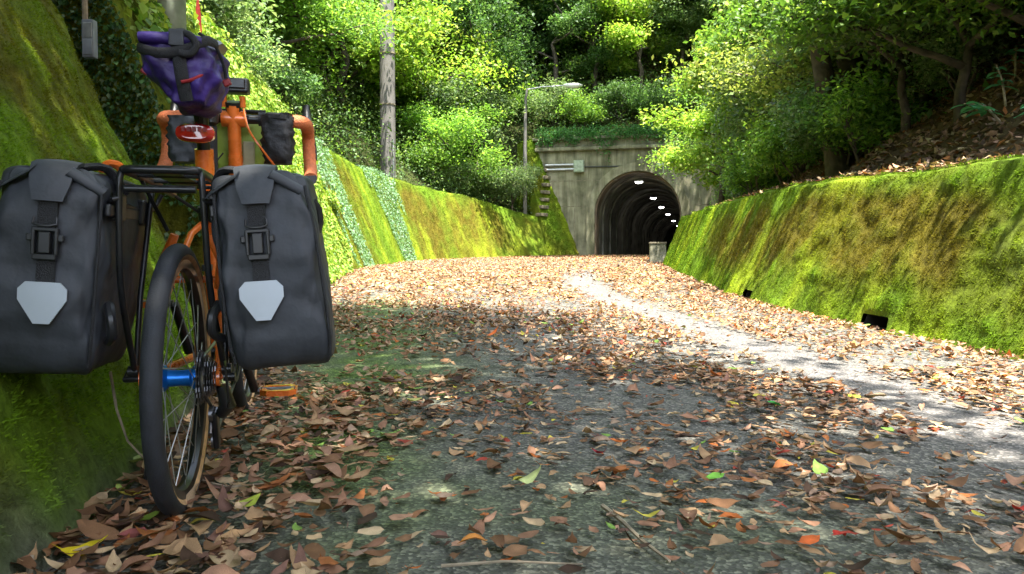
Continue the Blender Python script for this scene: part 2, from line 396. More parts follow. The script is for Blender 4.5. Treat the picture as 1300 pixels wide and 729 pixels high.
q = np.stack([idx[:-1, :-1], idx[:-1, 1:], idx[1:, 1:], idx[1:, :-1]], -1).reshape(-1, 4)
road = meshobj('road', np_mesh('road', np.stack([XX, YY, ZZ], -1).reshape(-1, 3), None, q, cc.reshape(-1, 3)), M['asphalt'])
road.data.shade_smooth(); setp(road, 'old grey asphalt lane with moss film and a wheel track coloured sunlit pale', kind='structure')

# ------------------------------------------------------------------ walls
def moss_col(side, s, h, H):
    f = h / H; n_st = fbm(s * 1.5 + .25 * h, h * .55, 11 + side * 5, 5); n_b = fbm(s * .6, h * .9, 23 + side); n_f = fbm(s * 9, h * 7, 41)
    O = np.array((.112, .095, .009)); G = np.array((.105, .185, .010)); Y = np.array((.26, .33, .018)); D = np.array((.045, .05, .012)); GR = np.array((.14, .14, .12))
    if side == 1:   # right wall
        g = -.1 + smoothstep(.5, .05, f + (n_st - .5) * .8) + .8 * smoothstep(.74, .98, f + (n_st - .5) * .35) + .7 * smoothstep(.52, .75, n_st)
        g = g + smoothstep(9, 12, s) * .7
        yv = smoothstep(.5, .75, fbm(s * 2.6, h * 1.0, 77)) * (.2 + .7 * g.clip(0, 1))
        gr = smoothstep(.66, .8, n_st * .6 + n_b * .4) * smoothstep(.25, .45, f) * smoothstep(.85, .6, f) * smoothstep(9, 6, s) * 0.9
    elif side == 0:  # near left wall
        g = .36 + .9 * (n_b - .5) + .5 * (n_st - .5) + 1.5 * (n_f - .5); g = g + .55 * smoothstep(.36, .08, f)
        yv = .25 * smoothstep(.6, .8, n_st); gr = .9 * smoothstep(.075, .0, f + (n_f - .5) * .06 + (n_b-.5)*.1)
    else:
        g = .45 + 2.2 * (n_st - .5) + .5 * smoothstep(.8, 1, f) - .8 * np.exp(-((s - 23.3) / 1.3) ** 2) * smoothstep(.95, .6, f) - .6 * np.exp(-((s - 27.0) / 1.4) ** 2)
        yv = smoothstep(.5, .75, fbm(s * 2.0, h * .5, 78)) * .7; gr = 0 * s
    g = np.clip(g, 0, 1)[..., None]; yv = np.clip(yv, 0, 1)[..., None]; gr = np.clip(gr, 0, 1)[..., None]; n_f = n_f[..., None]
    cush = smoothstep(.5, .72, fbm(s * 6.5, h * 6.5, 81 + side, 2)) if side != 0 or True else 0; g = np.clip(g + .25 * cush[..., None] - .06, 0, 1); c = O * (1 - g) + G * g; c = c * (1 - yv) + Y * yv; c = c * (.7 + .6 * n_f) * (1.3 if side == 0 else 1.05); c = c * (1 - gr) + GR * gr * (.5 + n_f)
    return c
def wall_frame(fn, y):
    t = tang(fn, y); L = np.sqrt(1 + t * t); return t / L, 1 / L       # tangent (tx, ty)
def wall_pt(fn, sgn, bat, y, h, push=0.0):
    """point on battered face; sgn -1 = left wall leaning left, +1 = right wall leaning right"""
    tx, ty = wall_frame(fn, y); ox, oy = sgn * ty, -sgn * tx             # outward (into bank)
    d = bat * h - push
    return np.stack([fn(y) + ox * d, y + oy * d, ZR(y) + h], -1)
def wall_nz(Y, h, H, side):
    nz = (fbm(Y * 3, h * 3, 61 + side) - .5) * .07 + (fbm(Y * 14, h * 14, 71) - .5) * .018
    m = smoothstep(.5, .72, fbm(Y * 6.5, h * 6.5, 81 + side, 2)); nz = nz + m * .014                # moss cushions
    return nz + (fbm(Y * 1.3, Y * 0, 66) - .5) * .07 * (h >= H * .999)
def make_wall(name, label, fn, sgn, bat, Hfn, y0, y1, side, dy=.06, dh=.06, T=.42, holes=(), amp=.035, parent=None, cat='wall'):
    n = max(2, int((y1 - y0) / dy) + 1); Y = np.linspace(y0, y1, n); H = Hfn(Y)
    Hm = float(np.max(H)); nh = int(Hm / dh) + 1
    fr = np.linspace(-.12, 1, nh + 1)
    prof = [(f, 0.0, 0) for f in fr] + [(1.0, .05, .018), (1.0, .13, .03), (1.0, T * .6, .03), (1.0, T, .02), (.6, T + .02, 0), (-.3, T + .04, 0)]
    P = np.zeros((n, len(prof), 3)); C = np.zeros((n, len(prof), 3)); tx, ty = wall_frame(fn, Y); ox, oy = sgn * ty, -sgn * tx
    for j, (f, dt, up) in enumerate(prof):
        h = H * f; nz = wall_nz(Y, h, H, side)
        d = (bat * h if j <= nh else bat * H) + dt
        if j <= nh: d = d - nz
        z = ZR(Y) + h + up + (nz * .8 if j >= nh and f == 1 else 0)
        P[:, j] = np.stack([fn(Y) + ox * d, Y + oy * d, z], -1)
        C[:, j] = moss_col(side, Y, h, H)
    idx = np.arange(n * len(prof)).reshape(n, len(prof))
    Q = np.stack([idx[:-1, :-1], idx[1:, :-1], idx[1:, 1:], idx[:-1, 1:]], -1)
    keep = np.ones(Q.shape[:2], bool)
    for (ha, hb, zlo, zhi) in holes:
        for j in range(nh):
            hc = (fr[j] + fr[j + 1]) / 2 * Hm
            if zlo <= hc <= zhi: keep[(Y[:-1] >= ha) & (Y[1:] <= hb), j] = False
    Q = Q[keep].reshape(-1, 4)
    if sgn > 0: Q = Q[:, ::-1]
    ends = [list(range(len(prof))), list((n - 1) * len(prof) + np.arange(len(prof)))[::-1]]
    T3 = []
    for e in ends:
        k = len(e)
        for i in range(nh - 0):                                          # strip the end cap in thin quads
            pass
    Vv = P.reshape(-1, 3); Cc = C.reshape(-1, 3); extraV = []; extraC = []; extraQ = []; base = len(Vv)
    for i in (0, n - 1):                                                 # end caps, gridded so displacement matches
        back = []
        for j in range(nh + 1):
            a = P[i, j]; b = np.array([fn(Y[i]) + ox[i] * (bat * H[i] + T), Y[i] + oy[i] * (bat * H[i] + T), a[2]])
            back.append(base + len(extraV)); extraV.append(b); extraC.append(C[i, j])
        for j in range(nh):
            extraQ.append((i * len(prof) + j, back[j], back[j + 1], i * len(prof) + j + 1))
    Vv = np.concatenate([Vv, np.array(extraV)]); Cc = np.concatenate([Cc, np.array(extraC)]); Q = np.concatenate([Q, np.array(extraQ)])
    o = meshobj(name, np_mesh(name, Vv, None, Q, Cc), M['moss'], parent); o.data.shade_smooth(); o.data.set_sharp_from_angle(angle=radians(60))
    if parent is None: setp(o, label, cat)
    return o
def tufts(name, fn, sgn, bat, Hfn, y0, y1, side, N, size, parent, ypow=1.0):
    t = RNG.random(N) ** ypow; Y = y0 + (y1 - y0) * t; H = Hfn(Y)
    top = RNG.random(N) < .1; h = np.where(top, 1.0, RNG.random(N)) * H; C = moss_col(side, Y, h, H)
    keep = (vnoise(Y * 24, h * 24, 5) > .25) & ~((side == 1) & (h < .12) & (((Y > 4.64) & (Y < 5.02)) | ((Y > 7.13) & (Y < 7.52)))) & ((h > .06) | (side != 0)); Y, h, top, H, C = Y[keep], h[keep], top[keep], H[keep], C[keep]; N = len(Y)
    P = wall_pt(fn, sgn, bat, Y, h, .0); tx, ty = wall_frame(fn, Y); ox, oy = sgn * ty, -sgn * tx
    nz = wall_nz(Y, h, H, side)
    P[:, 0] -= ox * nz; P[:, 1] -= oy * nz
    dtop = RNG.random(N) * .35 * top; P[:, 0] += ox * dtop; P[:, 1] += oy * dtop; P[:, 2] += np.where(top, .025 + nz * .8, 0)
    nrm = np.stack([-ox * (~top), -oy * (~top), np.where(top, 1, .4)], -1) + RNG.normal(0, .35, (N, 3)); nrm /= np.linalg.norm(nrm, axis=1)[:, None]
    L = size * RNG.uniform(.5, 1.3, N); a = RNG.normal(0, 1, (N, 3)); s = np.cross(nrm, a); s /= np.linalg.norm(s, axis=1)[:, None]
    W = L * .42; V0 = P + s * W[:, None] - nrm * .004; V1 = P - s * W[:, None] - nrm * .004; V2 = P + nrm * L[:, None] + RNG.normal(0, .25, (N, 3)) * L[:, None]
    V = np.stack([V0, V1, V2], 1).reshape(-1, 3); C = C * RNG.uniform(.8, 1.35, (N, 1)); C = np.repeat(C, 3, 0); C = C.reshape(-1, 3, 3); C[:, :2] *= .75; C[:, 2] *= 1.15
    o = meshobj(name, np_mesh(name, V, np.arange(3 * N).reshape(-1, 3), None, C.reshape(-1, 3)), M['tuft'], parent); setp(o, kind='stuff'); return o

wa = make_wall('retaining_wall', 'tall moss covered retaining wall leaning back beside the bicycle, nearest on the left', XL, -1, B_L, HL, -8, 3.13, 0, dy=.04, dh=.04)
tufts('moss', XL, -1, B_L, HL, .3, 3.13, 0, 190000, .0068, wa)
wc = make_wall('retaining_wall', 'long left retaining wall running from behind the bicycle to the joint near the tunnel', XL, -1, B_L, HL, 4.4, 28.1, 2, dy=.1, dh=.07)
tufts('moss', XL, -1, B_L, HL, 12, 28.1, 2, 90000, .018, wc)
wd = make_wall('retaining_wall', 'short mossy wall length between the dark joint and the tunnel wing wall', XL, -1, B_L, HL, 28.16, 29.5, 2, dy=.08, dh=.07)
HOLES = ((4.66, 5.0, .0, .105), (7.15, 7.5, .0, .10))
wr_ = make_wall('retaining_wall', 'low moss covered retaining wall along the right side with two square drain openings', XR, 1, B_R, HR, -8, 28.0, 1, dy=.05, dh=.03, holes=HOLES)
tufts('moss', XR, 1, B_R, HR, 1.5, 12, 1, 230000, .0085, wr_, 1.3)
tufts('moss', XR, 1, B_R, HR, 12, 22, 1, 60000, .018, wr_)
for (ha, hb, zl_, zh_) in HOLES:
    mb = MB(); c = []
    for yy in (ha - .01, hb + .01):
        for hh in (-.06, .13):
            for dd in (.0, .5): c.append(Vector(wall_pt(XR, 1, B_R, np.array(yy), np.array(hh), -.035 - dd)))
    mb.add(c, [(0, 1, 3, 2), (4, 6, 7, 5), (2, 3, 7, 6), (1, 5, 7, 3), (0, 4, 5, 1)]); mb.build('drain_opening', M['recess_black'], wr_, smooth=0)
# wing wall next to the portal: continues the mossy face upward
def HW(y): return 4.45 + (np.asarray(y) - 29.52) * .5
ww = make_wall('wing_wall', 'steep bright green mossy wing wall rising against the tunnel portal', XL, -1, .33, HW, 29.52, 30.55, 2, dy=.06, dh=.08, T=.4)
tufts('moss', XL, -1, .33, HW, 29.52, 30.55, 2, 9000, .035, ww)
st = thing('stone_steps', 'small flight of worn stone steps climbing the mossy wing wall beside the tunnel', 'steps', tuple(wall_pt(XL, -1, .33, np.array(29.6), np.array(1.5))))
for k in range(8):
    f = k / 7; p = Vector(wall_pt(XL, -1, .33, np.array(29.6 + .55 * f), np.array(1.6 + 2.1 * f), -.04))
    mb = MB(st.location); mb.box(p, (.30, .42, .13), Matrix.Rotation(-.75, 3, 'Z')); mb.build('step', M['stone'], st, smooth=0, bevel=.02)

# ------------------------------------------------------------------ tunnel portal and bore
def pl(lx, ly, z): return PO + EX * lx + EY * ly + Vector((0, 0, z))
tun = thing('tunnel', 'old concrete tunnel portal with arched mouth at the end of the lane', 'tunnel', PO)
RI, ZS = 1.6, 2.12
def arch(r, n=28, zb=.25):
    return [(-r, zb)] + [(-r * cos(pi * k / n), ZS + r * sin(pi * k / n)) for k in range(n + 1)] + [(r, zb)]
def arch_band(mb, r0, r1, y0, y1, zb=.25, jit=0, n=28):
    A = arch(r0, n, zb); B = arch(r1, n, zb); m = len(A)
    vs = [pl(a, y0, z) for a, z in A] + [pl(a, y0, z) for a, z in B] + [pl(a, y1, z) for a, z in A] + [pl(a, y1, z) for a, z in B]
    fs = []
    for i in range(m - 1):
        fs += [(i, i + 1, m + i + 1, m + i), (2 * m + i, 3 * m + i, 3 * m + i + 1, 2 * m + i + 1), (i, 2 * m + i, 2 * m + i + 1, i + 1), (m + i, m + i + 1, 3 * m + i + 1, 3 * m + i)]
    mb.add(vs, fs)
def portal_concrete():
    m = mat('portal_concrete', (.265, .25, .175), .93, nscale=2.4, namt=.3, bump=.6, bscale=20, dark=(.15, .14, .095)); t = m.node_tree; p = t.nodes['Principled BSDF']
    src = p.inputs['Base Color'].links[0].from_socket; tc = N_(t, 'ShaderNodeTexCoord'); mp = N_(t, 'ShaderNodeMapping'); mp.inputs['Scale'].default_value = (2.6, 2.6, .28)
    n = N_(t, 'ShaderNodeTexNoise'); n.inputs['Scale'].default_value = 1.3; n.inputs['Detail'].default_value = 8; n.inputs['Roughness'].default_value = .68
    t.links.new(tc.outputs['Object'], mp.inputs[0]); t.links.new(mp.outputs[0], n.inputs['Vector'])
    rp = N_(t, 'ShaderNodeValToRGB'); rp.color_ramp.elements[0].position = .4; rp.color_ramp.elements[0].color = (.5, .5, .4, 1); rp.color_ramp.elements[1].position = .6; rp.color_ramp.elements[1].color = (1.05, 1.02, .95, 1)
    t.links.new(n.outputs['Fac'], rp.inputs['Fac']); x = N_(t, 'ShaderNodeVectorMath', operation='MULTIPLY'); t.links.new(src, x.inputs[0]); t.links.new(rp.outputs['Color'], x.inputs[1]); t.links.new(x.outputs[0], p.inputs['Base Color']); return m
M['portal'] = portal_concrete()
# portal face as radial strips from arch to rectangular outline
def portal_wall():
    mb = MB(PO); A = arch(RI + .36, 28); n = len(A); X0, X1, ZT = -4.05, 6.5, 4.62
    O = []
    for i, (a, z) in enumerate(A):
        if i <= 1: O.append((X0, z))
        elif i >= n - 2: O.append((X1, z))
        else:
            d = Vector((a, z - ZS)); d.normalize()
            k = 1e9
            if d.x < -1e-6: k = min(k, X0 / d.x)
            if d.x > 1e-6: k = min(k, X1 / d.x)
            if d.y > 1e-6: k = min(k, (ZT - ZS) / d.y)
            O.append((d.x * k, ZS + d.y * k))
    vs = []
    for (y0) in (0, .75):
        vs += [pl(a, y0, z) for a, z in A] + [pl(a, y0, z) for a, z in O]
    fs = []
    for i in range(n - 1):
        fs.append((i, i + 1, n + i + 1, n + i)); fs.append((2 * n + i, 3 * n + i, 3 * n + i + 1, 2 * n + i + 1))
    c1 = len(vs); vs += [pl(X0, 0, ZT), pl(X1, 0, ZT), pl(X0, .75, ZT), pl(X1, .75, ZT)]
    # corner fill triangles
    iL = max(i for i in range(n) if abs(O[i][0] - X0) < 1e-6); iR = min(i for i in range(n) if abs(O[i][0] - X1) < 1e-6)
    fs.append((n + iL, n + iL + 1, c1)); fs.append((n + iR - 1, n + iR, c1 + 1))
    fs.append((n, n + iL, c1, c1 + 2, 3 * n + iL, 3 * n)); fs.append((c1, c1 + 1, c1 + 3, c1 + 2))
    mb.add(vs, fs); mb.build('portal_wall', M['portal'], tun, smooth=0)
portal_wall()
mb = MB(PO); arch_band(mb, RI + .06, RI + .38, -.09, .5); mb.build('arch_ring', M['portal'], tun, smooth=30)
mb = MB(PO); arch_band(mb, RI, RI + .12, .06, .9); mb.build('arch_reveal', mat('brown_concrete', (.17, .12, .075), .9, nscale=2, namt=.4, bump=.4), tun, smooth=30)
RZ = Matrix.Rotation(-TA, 3, 'Z')
MB(PO).box(pl(1.22, .3, 4.69), (10.5, 1.0, .14), RZ).build('cornice', M['portal'], tun, smooth=0, bevel=.03)
MB(PO).box(pl(1.22, .36, 4.90), (10.5, .78, .28), RZ).build('parapet', M['portal'], tun, smooth=0)
MB(PO).box(pl(1.22, .32, 5.10), (10.7, 1.0, .12), RZ).build('coping', M['portal'], tun, smooth=0, bevel=.03)
def bore_pt(d, a, z):
    """point a metres right of the axis, d metres inside"""
    bend = max(0, d - 55); x = a + bend * bend * .006
    return pl(x, d, z)
mb = MB(PO); A = arch(RI + .11, 20, .2); m = len(A); ds = [.85] + list(range(3, 96, 3)); vs = []; fs = []
for d in ds: vs += [bore_pt(d, a, z) for a, z in A]
for i in range(len(ds) - 1):
    for j in range(m - 1): fs.append((i * m + j, i * m + j + 1, (i + 1) * m + j + 1, (i + 1) * m + j))
mb.add(vs, fs); mb.build('lining', M['lining'], tun, smooth=30)
for k in range(20):
    d = 2.6 + k * 2.6; mb = MB(PO); A = arch(RI + .04, 20, .2); B_ = arch(RI + .1, 20, .2); m = len(A)
    vs = [bore_pt(d, a, z) for a, z in A] + [bore_pt(d, a, z) for a, z in B_] + [bore_pt(d + .55, a, z) for a, z in A] + [bore_pt(d + .55, a, z) for a, z in B_]; fs = []
    for i in range(m - 1): fs += [(i, i + 1, m + i + 1, m + i), (2 * m + i, 3 * m + i, 3 * m + i + 1, 2 * m + i + 1), (i, 2 * m + i, 2 * m + i + 1, i + 1)]
    mb.add(vs, fs); mb.build('rib', M['lining'], tun, smooth=30)
mb = MB(); vs = []; fs = []
for i, d in enumerate([-3] + ds): vs += [bore_pt(d, -1.8, .49), bore_pt(d, 1.8, .49)]
for i in range(len(ds)): fs.append((2 * i, 2 * i + 1, 2 * i + 3, 2 * i + 2))
mb.add(vs, fs); o = mb.build('tunnel_floor', M['concrete']); setp(o, 'concrete floor running into the dark tunnel', kind='structure')
names = ['nearest lamp, glowing just inside the arch crown', 'second lamp in from the mouth', 'third lamp in from the mouth', 'fourth lamp in from the mouth', 'fifth lamp in from the mouth', 'sixth and faintest lamp deep inside']
for k, d in enumerate((1.3, 10.2, 17.9, 26.4, 36.8, 48.0)):
    p = bore_pt(d, -.06, 3.42)
    t_ = thing('tunnel_lamp', 'white tunnel ceiling lamp, ' + names[k], 'lamp', p + Vector((0, 0, .1)), -TA, 'white lamps along the tunnel ceiling')
    MB().box((0, 0, .0), (.38, .22, .07)).build('housing', M['greybox'], t_, smooth=0, bevel=.01)
    mb = MB(); mb.loft([[Vector((.15 * s_ * cos(a), .08 * s_ * sin(a) , -.036 - .07 * q_)) for a in np.linspace(0, 2 * pi, 17)[:-1]] for s_, q_ in ((1, 0), (.93, .45), (.7, .8), (.3, 1))]).build('diffuser', M['glow'], t_)
# conduit, switch box on the portal
for lx_, z_, w_, h_ in ((-2.9, 2.45, 1.7, .022), (-2.1, 3.45, 2.6, .022), (3.1, 2.45, 1.9, .022), (3.3, 3.45, 2.6, .022), (-2.45, 1.45, .022, 1.9), (2.45, 1.45, .022, 1.9)):
    MB(PO).box(pl(lx_, -.004, z_), (w_, .012, h_), RZ).build('formwork_joint', M['stone'], tun, smooth=0)
bx = thing('junction_box', 'pale green electrical box on the portal face left of the arch', 'electrical box', pl(-2.27, -.12, 4.0), -TA)
MB().box((0, 0, 0), (.40, .22, .46)).build('box_body', M['boxgreen'], bx, smooth=0, bevel=.015)
MB().box((0, -.115, 0), (.34, .02, .40)).build('box_door', M['boxgreen'], bx, smooth=0, bevel=.006)
for dz in (.08, -.1):
    mb = MB(bx.location.copy()); mb2 = MB(); mb2.tube([(-.2, .05, dz), (-1.35, .05, dz)], .045, 8); mb2.build('conduit', M['steel'], bx)
mb = MB(); mb.tube([pl(-2.05, -.05, 3.98), pl(-1, -.05, 3.97), pl(.6, -.05, 3.98), pl(1.0, -.05, 4.0)], .022, 6); o = mb.build('cable', M['plastic']); setp(o, 'dark cable running across the portal face above the arch', 'cable')
pb = thing('bracket', 'small steel lamp bracket on the portal above the arch crown', 'bracket', pl(.85, -.1, 3.97), -TA)
MB().box((0, 0, 0), (.3, .16, .13)).build('bracket_body', M['boxgreen'], pb, smooth=0, bevel=.01)
MB().tube([(.12, 0, -.05), (.12, .0, -.3)], .02, 6).build('bracket_arm', M['steel'], pb)
# bollard block at right, pale side wall behind the sapling
bl = thing('concrete_block', 'squat concrete block standing where the right wall meets the tunnel mouth', 'block', (3.80, 20.2, float(ZR(20.2))), -.12)
MB().box((0, 0, .24), (.42, .4, .5), taper=.97).build('block_body', M['concrete'], bl, smooth=0, bevel=.02)
MB().box((0, 0, .515), (.44, .42, .05)).build('block_cap', M['stone'], bl, smooth=0, bevel=.015)
o = MB().box(pl(3.9, -1.6, 1.6), (1.1, .35, 2.4), RZ, taper=.9).build('side_buttress', mat('lilac_concrete', (.3, .29, .31), .9, nscale=4, namt=.25, bump=.3), None, smooth=0, bevel=.03)
setp(o, 'pale lilac grey concrete buttress right of the tunnel behind the yellow green sapling', 'buttress')

# ------------------------------------------------------------------ poles and lamp
up = thing('utility_pole', 'tall grey brown concrete utility pole standing behind the left wall', 'utility pole', (-3.86, 24.2, 1.9))
MB().tube([(0, 0, -.6), (0, 0, 8)], [.25, .225], 20).build('shaft', M['pole'], up)
for z_ in (3.28, 4.85, 6.1): MB().lathe([(.235, -.02), (.256, -.02), (.256, .02), (.235, .02)], (0, 0, z_), 'z', 20, True).build('band', M['stone'], up)
MB().tube([(.2, -.18, .3), (.19, -.17, 2.2)], .035, 8).build('conduit', M['steel'], up)
pp = thing('post', 'thick grey green painted post rising out of the ivy behind the purple bag', 'post', (-2.37, 5.4, 1.7))
MB().tube([(0, 0, -.3), (0, 0, 4)], .118, 24).build('shaft', M['gpole'], pp)
MB().lathe([(.115, -.03), (.127, -.03), (.127, .03), (.115, .03)], (0, 0, 1.35), 'z', 24, True).build('band', M['steel'], pp)
lp_ = thing('street_lamp', 'slim grey street lamp with a flat cream head reaching out above the tunnel', 'street lamp', (.50, 29.85, 1.95))
zb = lp_.location.z
MB().tube([(0, 0, -.5), (0, 0, 2.6), (.02, 0, 4.6), (.1, 0, 4.95)], [.08, .07, .05, .04], 10).build('pole', M['pole'], lp_)
MB().tube([(.08, 0, 4.9), (.6, .0, 5.0), (1.55, 0, 5.06)], .024, 8).build('arm', M['steel'], lp_)
mb = MB(); hd = [[Vector((1.45 + xx, .13 * s_ * cos(a), 5.08 + (.07 if sin(a) > 0 else .13) * s_ * sin(a))) for a in np.linspace(0, 2 * pi, 15)[:-1]] for xx, s_ in ((0, .35), (.15, .8), (.35, 1), (.55, .95), (.7, .5), (.75, .15))]
mb.loft(hd).build('lamp_head', M['lens'], lp_)
# grey meter box on the end face behind the near wall
mbx = thing('meter_box', 'grey metal box on the ivy wall just beyond the near mossy wall edge', 'electrical box', at(114, 50, 4.1)); mbx.scale = (.72, .45, .85)
MB().box((0, 0, 0), (.085, .1, .23)).build('box_body', M['greybox'], mbx, smooth=0, bevel=.006)
MB().box((0, -.052, .05), (.066, .012, .09)).build('door_panel', M['steel'], mbx, smooth=0, bevel=.003)
MB().box((0, -.052, -.055), (.066, .012, .09)).build('door_panel', M['greybox'], mbx, smooth=0, bevel=.003)
MB().tube([(-.03, 0, .1), (-.03, 0, .26), (-.07, .0, .36), (-.1, .05, .6)], .022, 8).build('pipe', M['twig'], mbx)
rr = thing('marker_ribbon', 'thin red ribbon hanging in front of the foliage right of the grey green post', 'ribbon', at(252, 48, 7.6))
mb = MB(rr.location)
mb.loft([[at(252 + 1.5 * sin(k) - 3.2 * s_, 48 - 9 * k, 7.6) + Vector((0, .01, 0)), at(252 + 1.5 * sin(k) + 3.2 * s_, 48 - 9 * k, 7.6), at(252 + 1.5 * sin(k), 48 - 9 * k, 7.6) + Vector((0, .02, 0))] for k, s_ in enumerate((.5, 1, .7, 1, 1, .6, .3))])
mb.build('cloth', M['red'], rr); MB(rr.location).tube([at(252, -10, 7.6), at(252, -60, 7.6)], .006, 5).build('string', M['twig'], rr)

# ------------------------------------------------------------------ trees
GREENS = dict(
    bright=[(.13, .22, .025), (.18, .27, .035), (.10, .18, .025), (.23, .28, .06)],
    mid=[(.09, .18, .03), (.13, .24, .035), (.07, .14, .03), (.19, .29, .05)],
    dark=[(.045, .10, .028), (.065, .135, .035), (.04, .08, .025), (.11, .18, .065)],
    pale=[(.13, .19, .1), (.1, .16, .06), (.19, .24, .12), (.07, .12, .04)],
    olive=[(.19, .23, .045), (.13, .17, .04), (.25, .27, .08), (.09, .13, .035)])
def pick(pal, N):
    P_ = np.array(GREENS[pal] if isinstance(pal, str) else pal); return P_[RNG.integers(0, len(P_), N)] * RNG.uniform(.75, 1.25, (N, 1))
def leaf_dirs(N, flat=.55):
    return rot_mats(RNG.uniform(0, 2 * pi, N), RNG.normal(.15, flat, N), RNG.normal(0, flat, N))
def tree_proto(seed, pal, h=3.2, spread=1.5, tips=26, per=330, lsize=.085, shrub=False, layer=.8):
    r = random.Random(seed); tr = MB(); tipp = []
    def limb(p, d, L, rad, lvl):
        pts = [p]; n = 4; q_ = p.copy(); dd = d.copy()
        for i in range(n):
            dd = (dd + Vector((r.uniform(-.22, .22), r.uniform(-.22, .22), r.uniform(-.08, .16)))).normalized(); q_ = q_ + dd * (L / n); pts.append(q_)
        tr.tube(pts, [rad * (1 - .6 * i / n) for i in range(n + 1)], 7 if lvl < 2 else 5)
        if lvl >= 2: tipp.append((pts[-1], L)); tipp.append((pts[-2], L * .8)); return
        for k in range(r.choice((2, 3, 3))):
            a = r.uniform(0, 2 * pi); s_ = pts[r.choice((2, 3, 4))]
            limb(s_, (dd * .7 + Vector((cos(a), sin(a), r.uniform(-.1, .5))) * .9).normalized(), L * r.uniform(.45, .7), rad * .5, lvl + 1)
        tipp.append((pts[-1], L))
    if shrub:
        for k in range(7):
            a = 2 * pi * k / 7 + r.uniform(-.4, .4); limb(Vector((0, 0, -.1)), Vector((cos(a) * .6, sin(a) * .6, 1)).normalized(), h * r.uniform(.5, .85), .03, 1)
    else:
        pts = [Vector((0, 0, -.4))]
        for i in range(6): pts.append(Vector((r.uniform(-.12, .12) * i * .5, r.uniform(-.12, .12) * i * .5, h * (i + 1) / 6)))
        tr.tube(pts, [.13 * h / 3.2 * (1 - .11 * i) for i in range(7)], 9)
        for k in range(7):
            a = 2.4 * k + r.uniform(-.4, .4); s_ = pts[2 + k % 5 if k < 5 else 6]
            limb(s_, Vector((cos(a), sin(a), r.uniform(.1, .8))).normalized(), spread * r.uniform(.6, .95), .05, 1)
    Ps = []; sz = []
    for (p, L) in tipp:
        n = int(per * .95 * r.uniform(.6, 1.3)); R0 = .46 * spread / 1.5 * r.uniform(.8, 1.4); g_ = RNG.normal(0, 1, (n, 3)); g_ /= np.linalg.norm(g_, axis=1)[:, None]; g_ *= (RNG.random((n, 1)) ** .45) * R0 * 1.5
        g_[:, 2] *= layer * r.uniform(.35, 1.0); el = r.uniform(.55, 1.5); g_[:, 0] *= el; g_[:, 1] /= el; ya = r.uniform(0, 3.1); ti = r.uniform(-.6, .3)
        g_ = g_ @ np.array(Matrix.Rotation(ya, 3, 'Z') @ Matrix.Rotation(ti, 3, 'Y')).T
        Ps.append(g_ + np.array(p)); sz.append(np.full(n, r.uniform(.7, 1.35)))
    P = np.concatenate(Ps); n = len(P); cv = np.concatenate(sz)[:, None]
    me = leaves('crown', 'quad', P, leaf_dirs(n), RNG.uniform(.6, 1.3, n) * lsize * 1.45, pick(pal, n) * 1.3 * cv, None, RNG.uniform(-.2, .5, n), RNG.uniform(.75, 1.3, n))
    me.materials.append(M['leaf']); return tr, me
PROTO = {}
def proto(key, *a, **k):
    tr, me = tree_proto(*a, **k); tm = bpy.data.meshes.new('trunk'); tm.from_pydata(tr.v, [], tr.f); tm.update(); tm.shade_smooth(); tm.materials.append(M['bark'])
    PROTO[key] = (tm, me, k.get('shrub', False))
proto('bright', 1, 'bright', per=260, lsize=.1); proto('bright2', 2, 'bright', per=240, lsize=.12, spread=1.8)
proto('mid', 3, 'mid', per=300); proto('mid2', 4, 'mid', per=260, lsize=.11, spread=1.8)
proto('dark', 5, 'dark', per=320); proto('dark2', 6, 'dark', per=300, lsize=.1, spread=1.7)
proto('pale', 7, 'pale', per=280, lsize=.09); proto('olive', 8, 'olive', per=260, lsize=.09, spread=1.8)
proto('s_bright', 11, 'bright', h=1.6, spread=1.1, per=150, lsize=.07, shrub=True); proto('s_mid', 12, 'mid', h=1.5, spread=1.1, per=160, lsize=.07, shrub=True)
proto('s_dark', 13, 'dark', h=1.6, spread=1.1, per=160, lsize=.075, shrub=True); proto('s_pale', 14, 'pale', h=1.5, spread=1.1, per=150, lsize=.065, shrub=True)
DESC = dict(bright='sunlit yellow green', bright2='broad leaved lime', mid='mid green', mid2='full mid green', dark='dark evergreen', dark2='dense dark green', pale='dusty pale green', olive='olive green')
DESC.update(bright2_=DESC['bright2'])
def plant_tree(key, x, y, sc, label=None, group=None, z=None, rz=None, squash=1.0):
    if x < 0 and 9 < y < 27.5 and abs(x + .159 * y) < .5 + 2.4 * sc: return None
    if x < 0 and 27.5 <= y < 48 and abs(x + .164 * y) < 1.0: x -= 2.2      # keep clear of the utility pole
    tm, me, shrub = PROTO[key]; zz = float(terrain(np.array(x), np.array(y))) if z is None else z
    nm = 'shrub' if shrub else 'tree'; side = 'left bank' if x < XL(np.array(min(y, 30))) else ('slope above the tunnel' if y > 30 else 'right bank')
    d = DESC[key.replace('s_', '').replace('low_', '')] + (' low' if key.startswith('low_') else '')
    t_ = thing(nm, label or f'{d} {nm} among others on the {side}', nm, (x, y, zz), RNG.uniform(0, 6.28) if rz is None else rz, group or f'{d} {nm}s on the {side}')
    t_.scale = (sc, sc, sc * squash)
    meshobj('stem' if shrub else 'trunk', tm, None, t_); meshobj('foliage' if shrub else 'crown', me, None, t_); return t_
rs = random.Random(5)
def off_l(y, d):     # d metres behind the left wall top
    t = float(tang(XL, np.array(min(y, 29.)))); L = math.sqrt(1 + t * t); dd = float(B_L * HL(np.array(min(y, 29.)))) + .45 + d
    return float(XL(np.array(y if y < 30 else 30.))) - dd / L, y + t / L * dd
